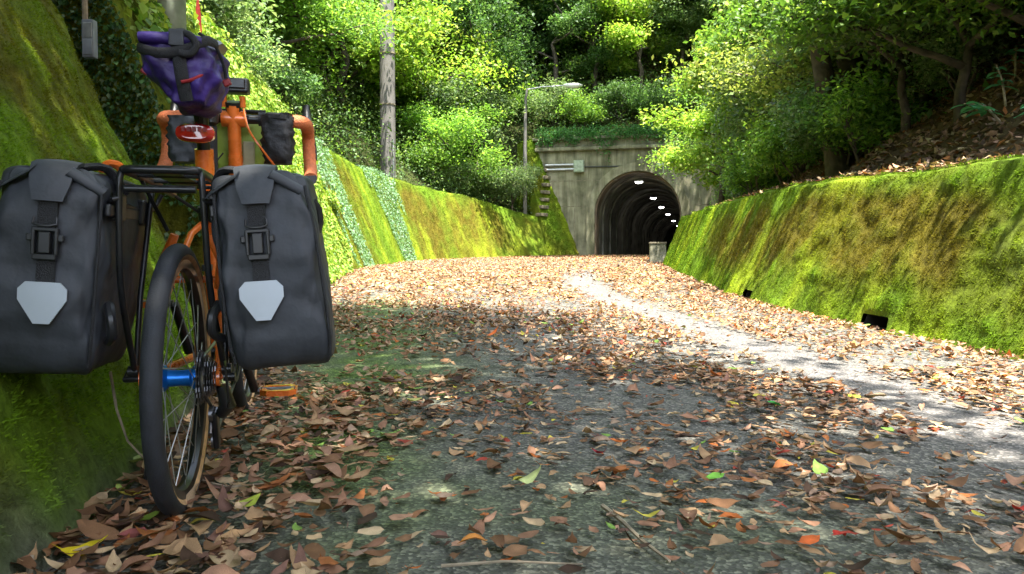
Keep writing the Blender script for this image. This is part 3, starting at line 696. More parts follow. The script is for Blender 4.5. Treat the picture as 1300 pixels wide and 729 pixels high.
def off_r(y, d):
    t = float(tang(XR, np.array(min(y, 28.)))); L = math.sqrt(1 + t * t); dd = .9 + d
    return float(XR(np.array(y))) + dd / L, y - t / L * dd
# left bank
keys = ['mid', 'bright', 'dark', 'pale', 'mid2', 'bright2', 'olive', 'dark2']
for row, (d, y0, y1, step, sc) in enumerate(((.9, 5.5, 29, 1.5, .7), (2.4, 6, 31, 1.9, 1.05), (4.6, 6, 36, 2.4, 1.4), (8, 8, 42, 3.0, 1.9), (13, 8, 48, 3.8, 2.5), (20, 8, 54, 5, 3.2))):
    y = y0
    while y < y1:
        x_, y_ = off_l(y, d + rs.uniform(-.4, .4)); near_tun = y > 25
        k = rs.choice(['s_mid', 's_bright', 's_dark', 's_pale', 's_mid', 's_dark']) if row == 0 else rs.choice(keys if y > 12 else ['dark', 'mid', 'pale', 'mid2', 'dark2', 'olive'])
        if row == 0: k = rs.choice(['s_mid', 's_pale', 's_dark', 's_pale', 's_dark'])
        if 15 < y < 27 and 1 <= row <= 3 and rs.random() < .5: k = rs.choice(['bright2', 'bright', 'mid2'])
        s_ = sc * rs.uniform(.8, 1.2) * (1.25 if row == 0 else 1)
        if not (row <= 1 and abs(x_ + .159 * y_) < 1.5 and 14 < y_ < 30): plant_tree(k, x_, y_, s_)
        y += step * rs.uniform(.8, 1.2)
# right bank
for row, (d, y0, y1, step, sc) in enumerate(((1.0, 10.5, 27, 1.7, .6), (2.4, 7.5, 28, 1.9, 1.0), (4.2, 5, 30, 2.1, 1.25), (7, 4.5, 32, 2.8, 1.7), (11, 5, 34, 3.6, 2.2), (17, 5, 38, 5, 3))):
    y = y0
    while y < y1:
        x_, y_ = off_r(y, d + rs.uniform(-.4, .4))
        k = rs.choice(['s_mid', 's_bright', 's_dark']) if row == 0 else rs.choice(['dark', 'mid', 'dark2', 'olive', 'bright', 'pale'] if y < 14 else ['bright', 'bright2', 'mid', 'olive', 'pale', 'bright'])
        plant_tree(k, x_, y_, sc * rs.uniform(.8, 1.2)); y += step * rs.uniform(.8, 1.2)
# above the portal
for row, (ly_, sc, step) in enumerate(((1.8, .75, 1.4), (4.0, 1.1, 1.9), (7, 1.6, 2.6), (11, 2.1, 3.4), (17, 2.8, 4.2), (25, 3.4, 5))):
    a = -7 - ly_ * .5
    while a < 9 + ly_ * .4:
        p = pl(a, ly_ + rs.uniform(-.5, .5), 0); k = rs.choice(['s_mid', 's_dark', 's_pale', 's_dark']) if row == 0 else rs.choice(['mid', 'mid2', 'dark2', 'pale', 'dark', 'olive'] if rs.random() < .7 else ['bright', 'bright2'])
        plant_tree(k, p.x, p.y, sc * (1.3 if row == 0 else 1) * rs.uniform(.85, 1.15)); a += step * rs.uniform(.8, 1.2)
# the yellow green sapling leaning over the end of the right wall
proto('low_dark', 21, 'dark', h=1.7, spread=1.5, per=260, lsize=.075); proto('low_mid', 22, 'mid', h=1.7, spread=1.5, per=260, lsize=.07); proto('low_olive', 23, 'olive', h=1.6, spread=1.5, per=240, lsize=.07); proto('low_pale', 24, 'pale', h=1.6, spread=1.5, per=240, lsize=.07)
proto('low_bright', 25, 'bright', h=1.8, spread=1.7, per=300, lsize=.07); proto('low_bright2', 26, [(.15, .25, .035), (.11, .21, .04), (.20, .28, .06), (.09, .17, .05)], h=2.2, spread=2.0, per=300, lsize=.065)
for (y_, d_, k_, s_) in ((16, 2.6, 'low_bright2', 1.3), (18, 4.2, 'low_bright', 1.6), (20.5, 3.0, 'low_bright2', 1.4), (22.5, 5.4, 'low_bright2', 1.9), (24.5, 2.6, 'low_bright', 1.4), (26, 5.0, 'low_bright2', 1.9), (28.2, 3.2, 'low_bright', 1.6), (28.5, 7.5, 'low_bright2', 2.2), (24, 9.0, 'low_bright', 2.4), (13, 3.4, 'low_pale', 1.4), (10.5, 2.6, 'low_pale', 1.1)):
    a_, b_ = off_l(y_, d_); plant_tree(k_, a_, b_, s_)
for (a_, b_, k_, s_) in ((-6, 5.5, 'low_bright2', 1.7), (-2.5, 6.5, 'low_mid', 1.8), (-4, 10, 'low_bright', 2.3), (0, 9.5, 'low_bright2', 2.2), (3.4, 7.5, 'low_pale', 1.9), (5, 11, 'low_bright2', 2.4), (1.5, 14, 'low_bright', 2.8), (-3, 16, 'low_bright2', 3.0), (7.5, 8, 'low_bright', 2.0), (8, 14, 'low_mid', 2.8), (-8, 12, 'low_mid', 2.6), (5, 19, 'low_bright2', 3.4), (-1, 21, 'low_mid', 3.4)):
    p = pl(a_, b_, 0); plant_tree(k_, p.x, p.y, s_)
for (y_, d_, k_, s_) in ((7.4, 4.6, 'low_olive', 1.5), (9.6, 5.2, 'low_mid', 1.7), (12, 5.8, 'low_pale', 1.9), (14.4, 5.4, 'low_bright2', 1.9), (17, 5.2, 'low_bright', 1.9), (6, 6.6, 'low_mid', 1.9), (9, 8.6, 'low_olive', 2.3), (13, 9, 'low_bright2', 2.5), (17.5, 2.6, 'low_bright2', 1.2)):
    a_, b_ = off_r(y_, d_); plant_tree(k_, a_, b_, s_)
for (y_, d_, k_, s_) in ((4.4, 1.5, 'low_dark', .85), (5.4, 1.5, 'low_olive', .85), (6.6, 1.3, 'low_mid', .8), (7.7, 1.2, 'low_mid', .85), (8.8, 1.1, 'low_pale', .85), (9.6, 1.6, 'low_olive', .95), (7.2, 2.4, 'low_olive', 1.0), (10.5, 1.6, 'low_dark', .9), (11.8, 1.5, 'low_pale', .95), (13.2, 1.2, 'low_olive', .9), (14.8, 1.3, 'low_mid', 1.0), (16.4, 1.2, 'low_pale', .95),
        (6.2, 4.4, 'low_pale', 1.3), (8.4, 4.2, 'low_dark', 1.35), (10.6, 3.8, 'low_mid', 1.4), (12.8, 3.4, 'low_olive', 1.4), (15.2, 3.2, 'low_dark', 1.4)):
    a_, b_ = off_r(y_, d_); plant_tree(k_, a_, b_, s_)
for (y_, d_, k_, s_) in ((8.3, 1.5, 's_pale', .6), (9.6, .9, 's_mid', .65), (10.9, 1.0, 's_pale', .75), (12.2, .8, 's_mid', .75), (13.5, .9, 's_bright', .7), (14.9, .7, 's_mid', .8), (16.2, .8, 's_pale', .7), (11.6, 2.2, 's_mid', 1.2), (9.4, 2.6, 's_pale', 1.1), (7.3, 3.4, 's_mid', 1.2)):
    a_, b_ = off_r(y_, d_); plant_tree(k_, a_, b_, s_)
a_, b_ = off_l(27.2, .8); plant_tree('low_mid', a_, b_, 1.15); a_, b_ = off_l(28.6, 1.6); plant_tree('low_pale', a_, b_, 1.25)
plant_tree('bright2', 5.55, 20.6, .72, 'yellow green sapling with layered branches reaching left over the end of the right wall', 'single sapling', squash=.9, rz=1.0)
plant_tree('low_pale', .0, 29.65, .62, 'small pale bush hugging the slim street lamp above the left wall'); plant_tree('low_bright2', 6.5, 22.5, .95, 'bright low tree covering the right shoulder of the portal')
plant_tree('bright', 5.7, 18.0, .85, 'slender bright sapling with a bare dark stem on the right wall top near the tunnel', 'single sapling')

# trees overhanging the lane: their crowns spread over the road, out of the picture, and shade the foreground
SH = (-SUN.x / SUN.z, -SUN.y / SUN.z)
def canopy(label, base, targets, zlo, zhi, nclump, per, rad, lsize, pal, trunk_r=.2):
    t_ = thing('overhanging_tree', label, 'tree', base); b0 = Vector(base)
    cs = []
    while len(cs) < nclump:
        x, y = targets(); z = rs.uniform(zlo, zhi); cs.append((x - SH[0] * z, y - SH[1] * z, z))
    P = np.concatenate([np.array(c) + RNG.normal(0, 1, (per, 3)) * np.array((rad, rad, rad * .45)) for c in cs]) - np.array(base)
    n = len(P); me = leaves('crown', 'quad', P, leaf_dirs(n, .4), RNG.uniform(.7, 1.2, n) * lsize, pick(pal, n), None, RNG.uniform(-.2, .4, n)); me.materials.append(M['leaf'])
    meshobj('crown', me, None, t_)
    mb = MB(base); fork = b0 + Vector((0, 0, (zlo + zhi) / 2 - b0.z - 1.6))
    mb.tube([b0 - Vector((0, 0, .4)), b0.lerp(fork, .5) + Vector((.08, .05, 0)), fork], [trunk_r, trunk_r * .8, trunk_r * .6], 12)
    for c in cs[::max(1, nclump // 14)]:
        e = Vector(c); mid = fork.lerp(e, .5) + Vector((rs.uniform(-.2, .2), rs.uniform(-.2, .2), .35)); mb.tube([fork, mid, e], [trunk_r * .35, trunk_r * .2, .02], 7)
    mb.build('trunk', M['bark'], t_)
bnd = Curve1([(-9, 1.8), (-3, 1.6), (1.6, 1.12), (1.9, 1.02), (3.1, .85), (4.2, .65), (5.4, .1), (6.3, -1.2), (7, -3)])
def tgA():
    while True:
        y = rs.uniform(-7, 6.6); x = rs.uniform(-4.5, 1.9)
        if x < float(bnd(np.array(y))) - .25: return x, y
def tgB(): return rs.uniform(2.6, 4.6), rs.uniform(1.0, 8.0)
def tgC(): return rs.uniform(-3.5, 5.0), rs.uniform(17.5, 27)
xb, yb = -4.6, -1.0
canopy('broad tree on the left bank whose crown overhangs the lane above the camera', (xb, yb, float(terrain(np.array(xb), np.array(yb)))), tgA, 5.2, 8.2, 330, 240, .54, .16, 'mid', .24)

def tgD(): return rs.uniform(0.2, 9.5), rs.uniform(27.3, 32)  # shadow area for an out-of-view tree added to darken the portal
xb, yb = off_l(28.3, 5.5)
canopy('tall unseen tree added on the left bank, its high crown shading the tunnel portal', (xb, yb, float(terrain(np.array(xb), np.array(yb)))), tgD, 11.0, 13.0, 75, 200, .6, .2, 'mid', .2)
# undergrowth covering the banks
def scatter_under(name, label, N, xr_, yr_, pal, size, cond, hmax, kind='quad', m='ivy'):
    x = RNG.uniform(*xr_, N); y = RNG.uniform(*yr_, N); k = cond(x, y); x, y = x[k], y[k]; z = terrain(x, y); k = z > ZR(y) + .6; x, y, z = x[k], y[k], z[k]
    n = len(x); z = z + RNG.random(n) ** 1.5 * hmax * (.2 + 1.6 * vnoise(x * 1.3, y * 1.3, 8))
    me = leaves(name, kind, np.stack([x, y, z], -1), leaf_dirs(n, .6), RNG.uniform(.6, 1.3, n) * size, pick(pal, n), None, RNG.uniform(-.2, .4, n))
    o = meshobj(name, me, M[m]); setp(o, label, 'ground cover', kind='stuff'); return o
allc = GREENS['mid'] + GREENS['dark'] + GREENS['pale']
scatter_under('undergrowth', 'mixed green ferns and seedlings covering the left bank', 90000, (-14, 2), (4.5, 32), allc, .1, lambda x, y: x < XL(np.minimum(y, 30)), 1.3)
scatter_under('undergrowth', 'creepers and low plants on the slope above the tunnel portal', 90000, (-6, 18), (30, 50), allc, .11, lambda x, y: x > -90, 1.2)
scatter_under('undergrowth', 'taller bushes filling the hillside between the trees far above the tunnel', 60000, (-22, 26), (34, 62), GREENS['mid'] + GREENS['pale'] + GREENS['bright'], .24, lambda x, y: x > -90, 3.2)
scatter_under('undergrowth', 'taller bushes filling the left hillside between the trees', 60000, (-24, -3), (8, 44), GREENS['mid'] + GREENS['pale'] + GREENS['olive'], .15, lambda x, y: x < XL(np.minimum(y, 30)) - 4, 2.4)
scatter_under('undergrowth', 'thin green seedlings and creepers on the upper right bank', 45000, (4, 22), (4, 30), allc, .1, lambda x, y: (x - XR(np.minimum(y, 28)) > 2.2 + .6 * np.sin(y * 2)) & (x > XR(np.minimum(y, 28))), 1.1)
LIT = np.array([(.36, .245, .14), (.27, .155, .10), (.17, .095, .05), (.06, .038, .026), (.46, .36, .23), (.33, .13, .045), (.36, .22, .15), (.23, .135, .075), (.27, .20, .15), (.17, .10, .08)])
scatter_under('leaf_litter', 'dry brown leaves lying on the earth bank above the right wall', 60000, (2.6, 11), (1, 24), LIT * .9, .085, lambda x, y: x > XR(y), .03, m='litter')
# green hanging growth along the portal coping
n = 9000; a = RNG.uniform(-3.9, 6, n); hh = RNG.random(n) ** 1.4 * (.05 + 1.5 * fbm(a * 1.5, a * 0, 4) ** 3 * 2)
P = np.stack([PO.x + EX.x * a + EY.x * -.22, PO.y + EX.y * a + EY.y * -.22, 5.24 - hh + RNG.normal(0, .06, n)], -1) + RNG.normal(0, .07, (n, 3))
up2 = RNG.random(n) < .5; P[up2, 2] = 5.15 + RNG.random(up2.sum()) * .45
P[up2, 1] += RNG.random(up2.sum()) * .9
o = meshobj('creeper', leaves('creeper', 'quad', P, leaf_dirs(n, .8), RNG.uniform(.06, .13, n), pick([(.06, .19, .04), (.05, .14, .04), (.09, .2, .06)], n), None, RNG.uniform(0, .4, n)), M['ivy']); setp(o, 'deep green creeper hanging over the tunnel coping', 'creeper', kind='stuff')

# ------------------------------------------------------------------ ivy
def wall_leaves(name, label, N, y0, y1, h0, h1, pal, size, mask=None, lift=.06, fn=XL, sgn=-1, bat=B_L, Hf=HL, parent=None, ypow=1.0):
    Y = y0 + (y1 - y0) * RNG.random(N) ** ypow; hf = RNG.uniform(h0, h1, N); H = Hf(Y); h = hf * H
    if mask is not None:
        k = mask(Y, hf); Y, hf, h = Y[k], hf[k], h[k]
    n = len(Y); P = wall_pt(fn, sgn, bat, Y, h, 0); tx, ty = wall_frame(fn, Y); ox, oy = sgn * ty, -sgn * tx
    l = (.01 + RNG.random(n) * lift * (.3 + 1.4 * vnoise(Y * 2, h * 2, 12)))
    P[:, 0] -= ox * l; P[:, 1] -= oy * l
    over = RNG.random(n) < .12; dt = RNG.random(n) * .5 * over; P[:, 0] += ox * dt; P[:, 1] += oy * dt
    P[over, 2] = (ZR(Y) + Hf(Y))[over] * 1.0 + .03 + RNG.random(over.sum()) * lift * 2
    P[over, 0] += (ox * bat * (Hf(Y) - h))[over]; P[over, 1] += (oy * bat * (Hf(Y) - h))[over]
    yaw = np.arctan2(-oy, -ox) + RNG.normal(0, .7, n)
    R = rot_mats(yaw, RNG.normal(.85, .35, n), RNG.normal(0, .5, n))
    o = meshobj(name, leaves(name, 'quad', P, R, RNG.uniform(.6, 1.3, n) * size, pick(pal, n), None, RNG.uniform(-.1, .3, n), RNG.uniform(1, 1.6, n)), M['ivy'], parent)
    if parent is None: setp(o, label, 'ivy', kind='stuff')
    else: setp(o, kind='stuff')
    return o
IV = [(.16, .29, .035), (.24, .36, .05), (.1, .2, .03), (.3, .38, .09), (.34, .42, .06)]
BL = [(.12, .24, .1), (.18, .3, .17), (.22, .32, .22), (.1, .2, .06)]
wall_leaves('ivy', 'pale sunlit small leaved ivy smothering the long left wall behind the bicycle', 70000, 4.4, 15.5, .02, 1.0, IV, .062, lift=.12, ypow=.8, mask=lambda y, f: vnoise(y * 3, f * 6, 33) * .8 + .1 > (y - 12.5) / 3.2)
wall_leaves('ivy', 'blue green strips of ivy running down the long left wall beyond the handlebars', 26000, 15, 24, .0, 1.0, BL, .05,
            mask=lambda y, f: fbm(y * 1.1, f * .4, 90) + .1 * (f - .5) + .22 * np.exp(-((y - 16.6) / .8) ** 2) + .25 * np.exp(-((y - 20.9) / .5) ** 2) > .56, lift=.05)
# end face of the long wall, facing the camera: dark ivy
n = 26000; hf = RNG.random(n); y0 = 4.4; H0 = float(HL(np.array(y0))); h = hf * H0
tx, ty = wall_frame(XL, np.array(y0)); ox, oy = -ty, tx
d = B_L * h + RNG.random(n) * (1.75 - B_L * h * .3) - .03
P = np.stack([float(XL(np.array(y0))) + ox * d, y0 + oy * d - .01 - RNG.random(n) * .07, h], -1)
sparse = (h < .95) & (vnoise(P[:, 0] * 7, h * 7, 3) < .62); P = P[~sparse]; h = h[~sparse]; n = len(P)
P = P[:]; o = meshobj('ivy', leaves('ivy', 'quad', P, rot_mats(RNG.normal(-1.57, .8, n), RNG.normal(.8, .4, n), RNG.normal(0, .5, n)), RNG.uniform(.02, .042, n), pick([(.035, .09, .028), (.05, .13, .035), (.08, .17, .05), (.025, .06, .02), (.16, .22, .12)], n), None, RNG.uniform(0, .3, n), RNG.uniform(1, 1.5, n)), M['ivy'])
setp(o, 'dark small leaved ivy covering the wall end just beyond the near mossy wall', 'ivy', kind='stuff')
# earth fill behind the end face so it is closed to the left
xe = float(XL(np.array(4.4)))
mb = MB(); mb.box((xe - 3.4, 5.1, 1.2), (4.2, 1.3, 3.4)); o = mb.build('bank_face', mat('dark_rock', (.09, .085, .07), .95, nscale=5, namt=.5, bump=1, bscale=12), None, smooth=0); setp(o, 'dark stony face of the bank under the ivy', kind='structure')

# ------------------------------------------------------------------ plants and logs on the right bank
def leafy_sprig(label, x, y, h, pal, n, ls, lean=(0, 0)):
    z = float(terrain(np.array(x), np.array(y))); t_ = thing('seedling', label, 'plant', (x, y, z), 0); tip = Vector((lean[0], lean[1], h))
    MB().tube([(0, 0, -.05), tip * .5 + Vector((0, 0, .05)), tip], [.012, .009, .005], 6).build('stem', M['twig'], t_)
    for k in range(n):
        a = 2.4 * k; f = .45 + .55 * k / n; me = leaves('leaf', 'full', np.array([[.5 * ls * cos(a), .5 * ls * sin(a), 0]]), rot_mats(np.array([a]), np.array([.15]), np.array([rs.uniform(-.3, .3)])), np.array([ls * rs.uniform(.8, 1.2)]), pick(pal, 1), np.array([-.15]), np.array([.2])); me.materials.append(M['ivy'])
        o = meshobj('leaf', me, None, t_); o.location = tip * f
BG = [(.09, .3, .16), (.12, .36, .2)]
leafy_sprig('blue green broad leaved seedling arching left over the right wall', 4.05, 6.4, max(.12, 1.62 - float(terrain(np.array(4.05), np.array(6.4)))), BG, 11, .15, (-.4, -.1))
leafy_sprig('upright blue green seedling with a flat leaf rosette on the right bank', 4.25, 6.7, .35, BG, 9, .13, (-.1, 0))
leafy_sprig('blue green seedling cut by the right picture edge', 3.85, 5.75, .25, BG, 9, .13, (.0, 0))
leafy_sprig('tiny blue green seedling high on the right bank', 4.7, 7.3, .3, BG, 8, .11, (0, 0))
leafy_sprig('yellow green sprout lit by sun on the litter slope of the right bank', 4.9, 9.4, .4, [(.4, .45, .05)], 9, .13, (-.15, 0))
def stump(label, x, y, h, r, m, lean=(0, 0)):
    z = float(terrain(np.array(x), np.array(y))); t_ = thing('old_tree', label, 'tree', (x, y, z)); mb = MB(); rings = []
    for k in range(9):
        f = k / 8; rr_ = r * (1.35 - .5 * f + .25 * (1 - f) ** 4)
        rings.append([Vector((lean[0] * f + cos(a) * rr_ * (1 + .12 * sin(3 * a + k)), lean[1] * f + sin(a) * rr_ * (1 + .12 * cos(2 * a + k * .7)), -.3 + (h + .3) * f)) for a in np.linspace(0, 2 * pi, 15)[:-1]])
    mb.loft(rings); mb.build('trunk', m, t_)
    for k in range(3 if h > 1 else 0):
        a = rs.uniform(0, 6.3); b0 = Vector((lean[0] * .8, lean[1] * .8, h * (.6 + .12 * k)))
        MB().tube([b0, b0 + Vector((cos(a) * .5, sin(a) * .4, .35)), b0 + Vector((cos(a) * 1.0, sin(a) * .7, .5)), b0 + Vector((cos(a) * 1.5, sin(a) * .9, 1.0))], [r * .35, r * .25, r * .17, .015], 8).build('limb', m, t_)
stump('brown forked trunk behind the sunlit litter on the right bank', 4.4, 10.3, 2.6, .12, M['bark'], (-.4, .3))
stump('dark broken stump at the right picture edge above the wall', 4.6, 6.2, .8, .12, M['bark'], (.05, .1))
stump('slanting reddish brown trunk above the middle of the right wall', 5.3, 11.6, 3.6, .14, M['bark'], (-1.0, .2))

# ------------------------------------------------------------------ leaf litter on the road
def density(x, y):
    xs = strip_x(y); xl_ = XL(np.minimum(y, 30)); xr__ = XR(np.minimum(y, 28)); nn = fbm(x * 2.1, y * 2.1, 50); n2 = fbm(x * 6, y * 6, 52)
    d = .28 + .5 * smoothstep(1.7, 3.4, y) + .3 * smoothstep(.45, 1.0, x) + .3 * smoothstep(1.3, 1.7, x)
    d = d - .2 * np.exp(-((x + .2) / .35) ** 2 - ((y - 1.6) / .7) ** 2) - .35 * np.exp(-((x + .75) / .3) ** 2 - ((y - 3.6) / 1.4) ** 2)
    d = d * (.25 + 1.6 * smoothstep(.38, .62, nn * .6 + n2 * .4))
    left = smoothstep(.22, .0, x + .36 + .12 * (y - 1.2) + (n2 - .5) * .15) * smoothstep(3.2, 2.6, y); d = np.maximum(d, left * 1.0)
    d = np.maximum(d, .95 * smoothstep(.45, .1, x - xl_) * (y < 30)); d = np.maximum(d, .9 * smoothstep(.55, .15, xr__ - x + (nn - .5) * .3))
    d = np.where((y > 3) & (y < 9), d * (.75 + .25 * smoothstep(.3, .6, n2)), d); d = np.maximum(d, .66 * smoothstep(6, 9.5, y))
    tr = np.exp(-(np.abs(x - xs) / (.13 + .016 * y)) ** 4); d = d * (1 - .93 * tr * smoothstep(16, 11, y)) * (1 - .5 * tr)
    return np.clip(d, 0, 1)
BR = [.19, .13, .17, .08, .11, .04, .07, .12, .06, .035]; BR = np.array(BR) / sum(BR)
HOT = [(-.645, 1.5)]
def ground_leaves(N, y0, y1, x0, x1):
    y = RNG.uniform(y0, y1, N); x = RNG.uniform(x0, x1, N); k = (RNG.random(N) < density(x, y)) & (x > XL(np.minimum(y, 30)) + .0) & (x < XR(np.minimum(y, 28)) - .0); return x[k], y[k]
near = []
LIT = LIT * np.array((.95, .86, .80))
def col_of(n):
    c = LIT[RNG.choice(len(LIT), n, p=BR)] * RNG.uniform(.75, 1.3, (n, 1)); r = RNG.random(n)
    c[r < .012] = (.5, .42, .06); c[(r > .012) & (r < .022)] = (.18, .3, .06); c[(r > .022) & (r < .045)] = (.42, .12, .03); c[(r > .045) & (r < .06)] = (.3, .05, .03); return c
x, y = ground_leaves(14500, .95, 3.4, -1.3, 2.6); n = len(x); px = np.sqrt(x * x + y * y)
size = np.clip(RNG.lognormal(-3.33, .34, n), .015, .07) * (1 + .15 * (x < -.3)); scr = size / y; inview = np.abs(x / y * F) < 655
order = np.argsort(-np.where(inview & (y > 1.1), scr, 0)); single = order[:270]; rest = order[270:]
layer = RNG.random(n) * .022 * density(x, y) ** 2
yaw = RNG.uniform(0, 2 * pi, n); pit = RNG.normal(0, .1, n); rol = RNG.normal(0, .15, n); curl = RNG.normal(.1, .2, n); fold = RNG.normal(.15, .3, n); wd_ = RNG.uniform(.55, 1.5, n)
zz = ZR(y) + .010 + layer + np.abs(pit) * size * .2
k = rest
me = leaves('leaf_litter', 'full', np.stack([x, y, zz], -1)[k], rot_mats(yaw, pit, rol)[k], size[k], col_of(len(k)), curl[k], fold[k], wd_[k])
o = meshobj('leaf_litter', me, M['litter']); setp(o, 'loose brown and tan fallen leaves strewn over the near asphalt', 'leaf litter', kind='stuff')
x2, y2 = ground_leaves(24000, 3.4, 8, -2.4, 2.6); x3, y3 = ground_leaves(24000, 8, 16, -3.2, 3.4); x4, y4 = ground_leaves(36000, 16, 31, -3.2, 7.6)
for (xx, yy, kd, s0, nm, lb) in ((x2, y2, 'mid', 1.0, 'leaf_litter', 'brown leaf carpet over the middle of the lane'), (np.concatenate([x3, x4]), np.concatenate([y3, y4]), 'quad', 1.25, 'leaf_litter', 'thick far carpet of brown leaves reaching the tunnel mouth')):
    n = len(xx); s0 = s0 * (.85 if kd == 'mid' else 1); me = leaves(nm, kd, np.stack([xx, yy, ZR(yy) + .012 + RNG.random(n) * .02], -1), rot_mats(RNG.uniform(0, 6.28, n), RNG.normal(0, .22, n), RNG.normal(0, .28, n)), RNG.uniform(.026, .064, n) * s0, col_of(n), RNG.normal(.25, .25, n), RNG.normal(.2, .2, n), RNG.uniform(.8, 1.5, n))
    o = meshobj(nm, me, M['litter']); setp(o, lb, 'leaf litter', kind='stuff')
# litter bits: crumbs and short twigs
n = 5000; xx = RNG.uniform(-1.2, 2.3, n); yy = RNG.uniform(.95, 5, n); k = RNG.random(n) < density(xx, yy) + .15; xx, yy = xx[k], yy[k]; k = (xx > XL(yy)) & (xx < XR(yy)); xx, yy = xx[k], yy[k]; n = len(xx)
me = leaves('leaf_crumbs', 'quad', np.stack([xx, yy, ZR(yy) + .008], -1), rot_mats(RNG.uniform(0, 6.28, n), RNG.normal(0, .3, n), RNG.normal(0, .3, n)), RNG.uniform(.006, .018, n), col_of(n) * .8, None, None, RNG.uniform(.3, 1.2, n))
o = meshobj('leaf_crumbs', me, M['litter']); setp(o, 'small crumbs of broken leaf on the asphalt', 'leaf litter', kind='stuff')
# the largest leaves, one object each
CN = ['tan', 'pinkish brown', 'brown', 'very dark brown', 'pale straw', 'rusty orange', 'dusty pink', 'chestnut', 'mauve grey', 'dull purple brown']
VAR = {}
def leaf_mesh(ci, vi, col=None):
    key = (ci, vi)
    if key not in VAR:
        r_ = np.random.default_rng(100 + vi); c = LIT[ci] if col is None else np.array(col)
        me = leaves('leaf', 'full', np.zeros((1, 3)), rot_mats(np.zeros(1), np.zeros(1), np.zeros(1)), np.ones(1), c[None], np.array([[.05, .2, .35, .6, -.15, .3][vi % 6]]), np.array([[.1, .3, .6, .0, .5, -.2][vi % 6]]), np.array([r_.uniform(.75, 1.4)]))
        me.materials.append(M['litter']); me.shade_smooth(); VAR[key] = me
    return VAR[key]
ci_ = RNG.choice(len(LIT), 400, p=BR)
for j, i in enumerate(single):
    ci = int(ci_[j]); vi = int(RNG.integers(0, 6)); where = 'beside the rear wheel and the left wall' if x[i] < -.36 else ('on the open grey asphalt in the foreground' if x[i] < .5 else 'on the right of the foreground')
    o = meshobj('fallen_leaf', leaf_mesh(ci, vi)); o.location = (x[i], y[i], zz[i] + .004); o.scale = (size[i],) * 3; o.rotation_euler = (float(rol[i]), float(pit[i]), float(yaw[i]))
    setp(o, f'{CN[ci]} fallen leaf lying {where}', 'leaf', f'{CN[ci]} fallen leaves {where}')
def ground_at(u, v):
    a = at(u, v, 1.0); dz = a.z - CAMZ; Y = -CAMZ / dz
    for _ in range(4): Y = (float(ZR(np.array(Y))) - CAMZ) / dz
    return Vector((a.x * Y, Y, float(ZR(np.array(Y)))))
SPEC = [(108, 719, .075, (.72, .55, .02), 'bright yellow leaf lying at the bottom left by the wall base', .2), (312, 658, .055, (.38, .45, .06), 'yellow green leaf standing out just right of the rear tyre', .7),
        (166, 704, .065, (.33, .1, .09), 'deep pink red leaf among the litter at the bottom left', -.2), (140, 686, .05, (.42, .2, .12), 'salmon pointed leaf between the wall base and the pink red leaf', 1.5),
        (190, 681, .045, (.2, .28, .04), 'olive green leaf below the rear wheel', .2), (153, 641, .042, (.36, .46, .1), 'small lime leaf with a stalk left of the rear tyre', -.8),
        (172, 604, .085, (.38, .46, .16), 'long pale green leaf lying against the rear tyre on its left', .25), (671, 628, .06, (.5, .55, .22), 'pale lime leaf alone on the bare asphalt in the centre foreground', .5),
        (759, 592, .045, (.26, .02, .03), 'dark crimson leaf tipped up in the middle foreground', 2.2), (602, 707, .045, (.55, .22, .05), 'orange and yellow leaf near the bottom centre', .1),
        (1084, 515, .055, (.55, .6, .04), 'bright yellow leaf at the edge of the pale wheel track', .4), (984, 525, .055, (.06, .35, .07), 'fresh green leaf standing in the litter right of centre', .1),
        (908, 622, .045, (.15, .36, .05), 'small fresh green leaf on the right foreground asphalt', .3), (1066, 700, .035, (.4, .03, .02), 'red leaf near the bottom right of the picture', .6),
        (1298, 668, .05, (.42, .04, .03), 'scarlet leaf cut by the right picture edge', .2), (470, 697, .05, (.45, .33, .2), 'single tan leaf on bare asphalt at the bottom left of centre', .6),
        (565, 651, .045, (.4, .27, .18), 'lone tan leaf on the bare asphalt left of the lime leaf', .1), (624, 432, .09, (.5, .12, .03), 'orange red leaf on the shaded litter beyond the centre', .3),
        (525, 521, .05, (.5, .5, .16), 'pale yellow leaf on the mossy asphalt right of the bicycle', .3), (1028, 708, .04, (.55, .12, .03), 'bright orange leaf at the bottom right', .3)]
for (u, v, s_, c, lb, yw) in SPEC:
    o = meshobj('fallen_leaf', leaf_mesh(100 + len(VAR), rs.randrange(6), c)); p = ground_at(u, v); o.location = p + Vector((0, 0, .03)); o.scale = (s_,) * 3; o.rotation_euler = (rs.uniform(-.1, .3), rs.uniform(-.2, .2), yw); setp(o, lb, 'leaf')
# leaves and cushions resting on the right wall top
n = 900; yy = RNG.uniform(2.5, 14, n); tx, ty = wall_frame(XR, yy); dd = .4 * HR(yy) + RNG.uniform(.05, .45, n)
me = leaves('leaf_litter', 'mid', np.stack([XR(yy) + ty * dd, yy - tx * dd, ZR(yy) + HR(yy) + .05 + RNG.random(n) * .02], -1), rot_mats(RNG.uniform(0, 6.28, n), RNG.normal(0, .3, n), RNG.normal(0, .3, n)), RNG.uniform(.03, .07, n), col_of(n), RNG.normal(.2, .25, n), RNG.normal(.2, .2, n))
o = meshobj('leaf_litter', me, M['litter']); setp(o, 'dry leaves caught on top of the right mossy wall', 'leaf litter', kind='stuff')
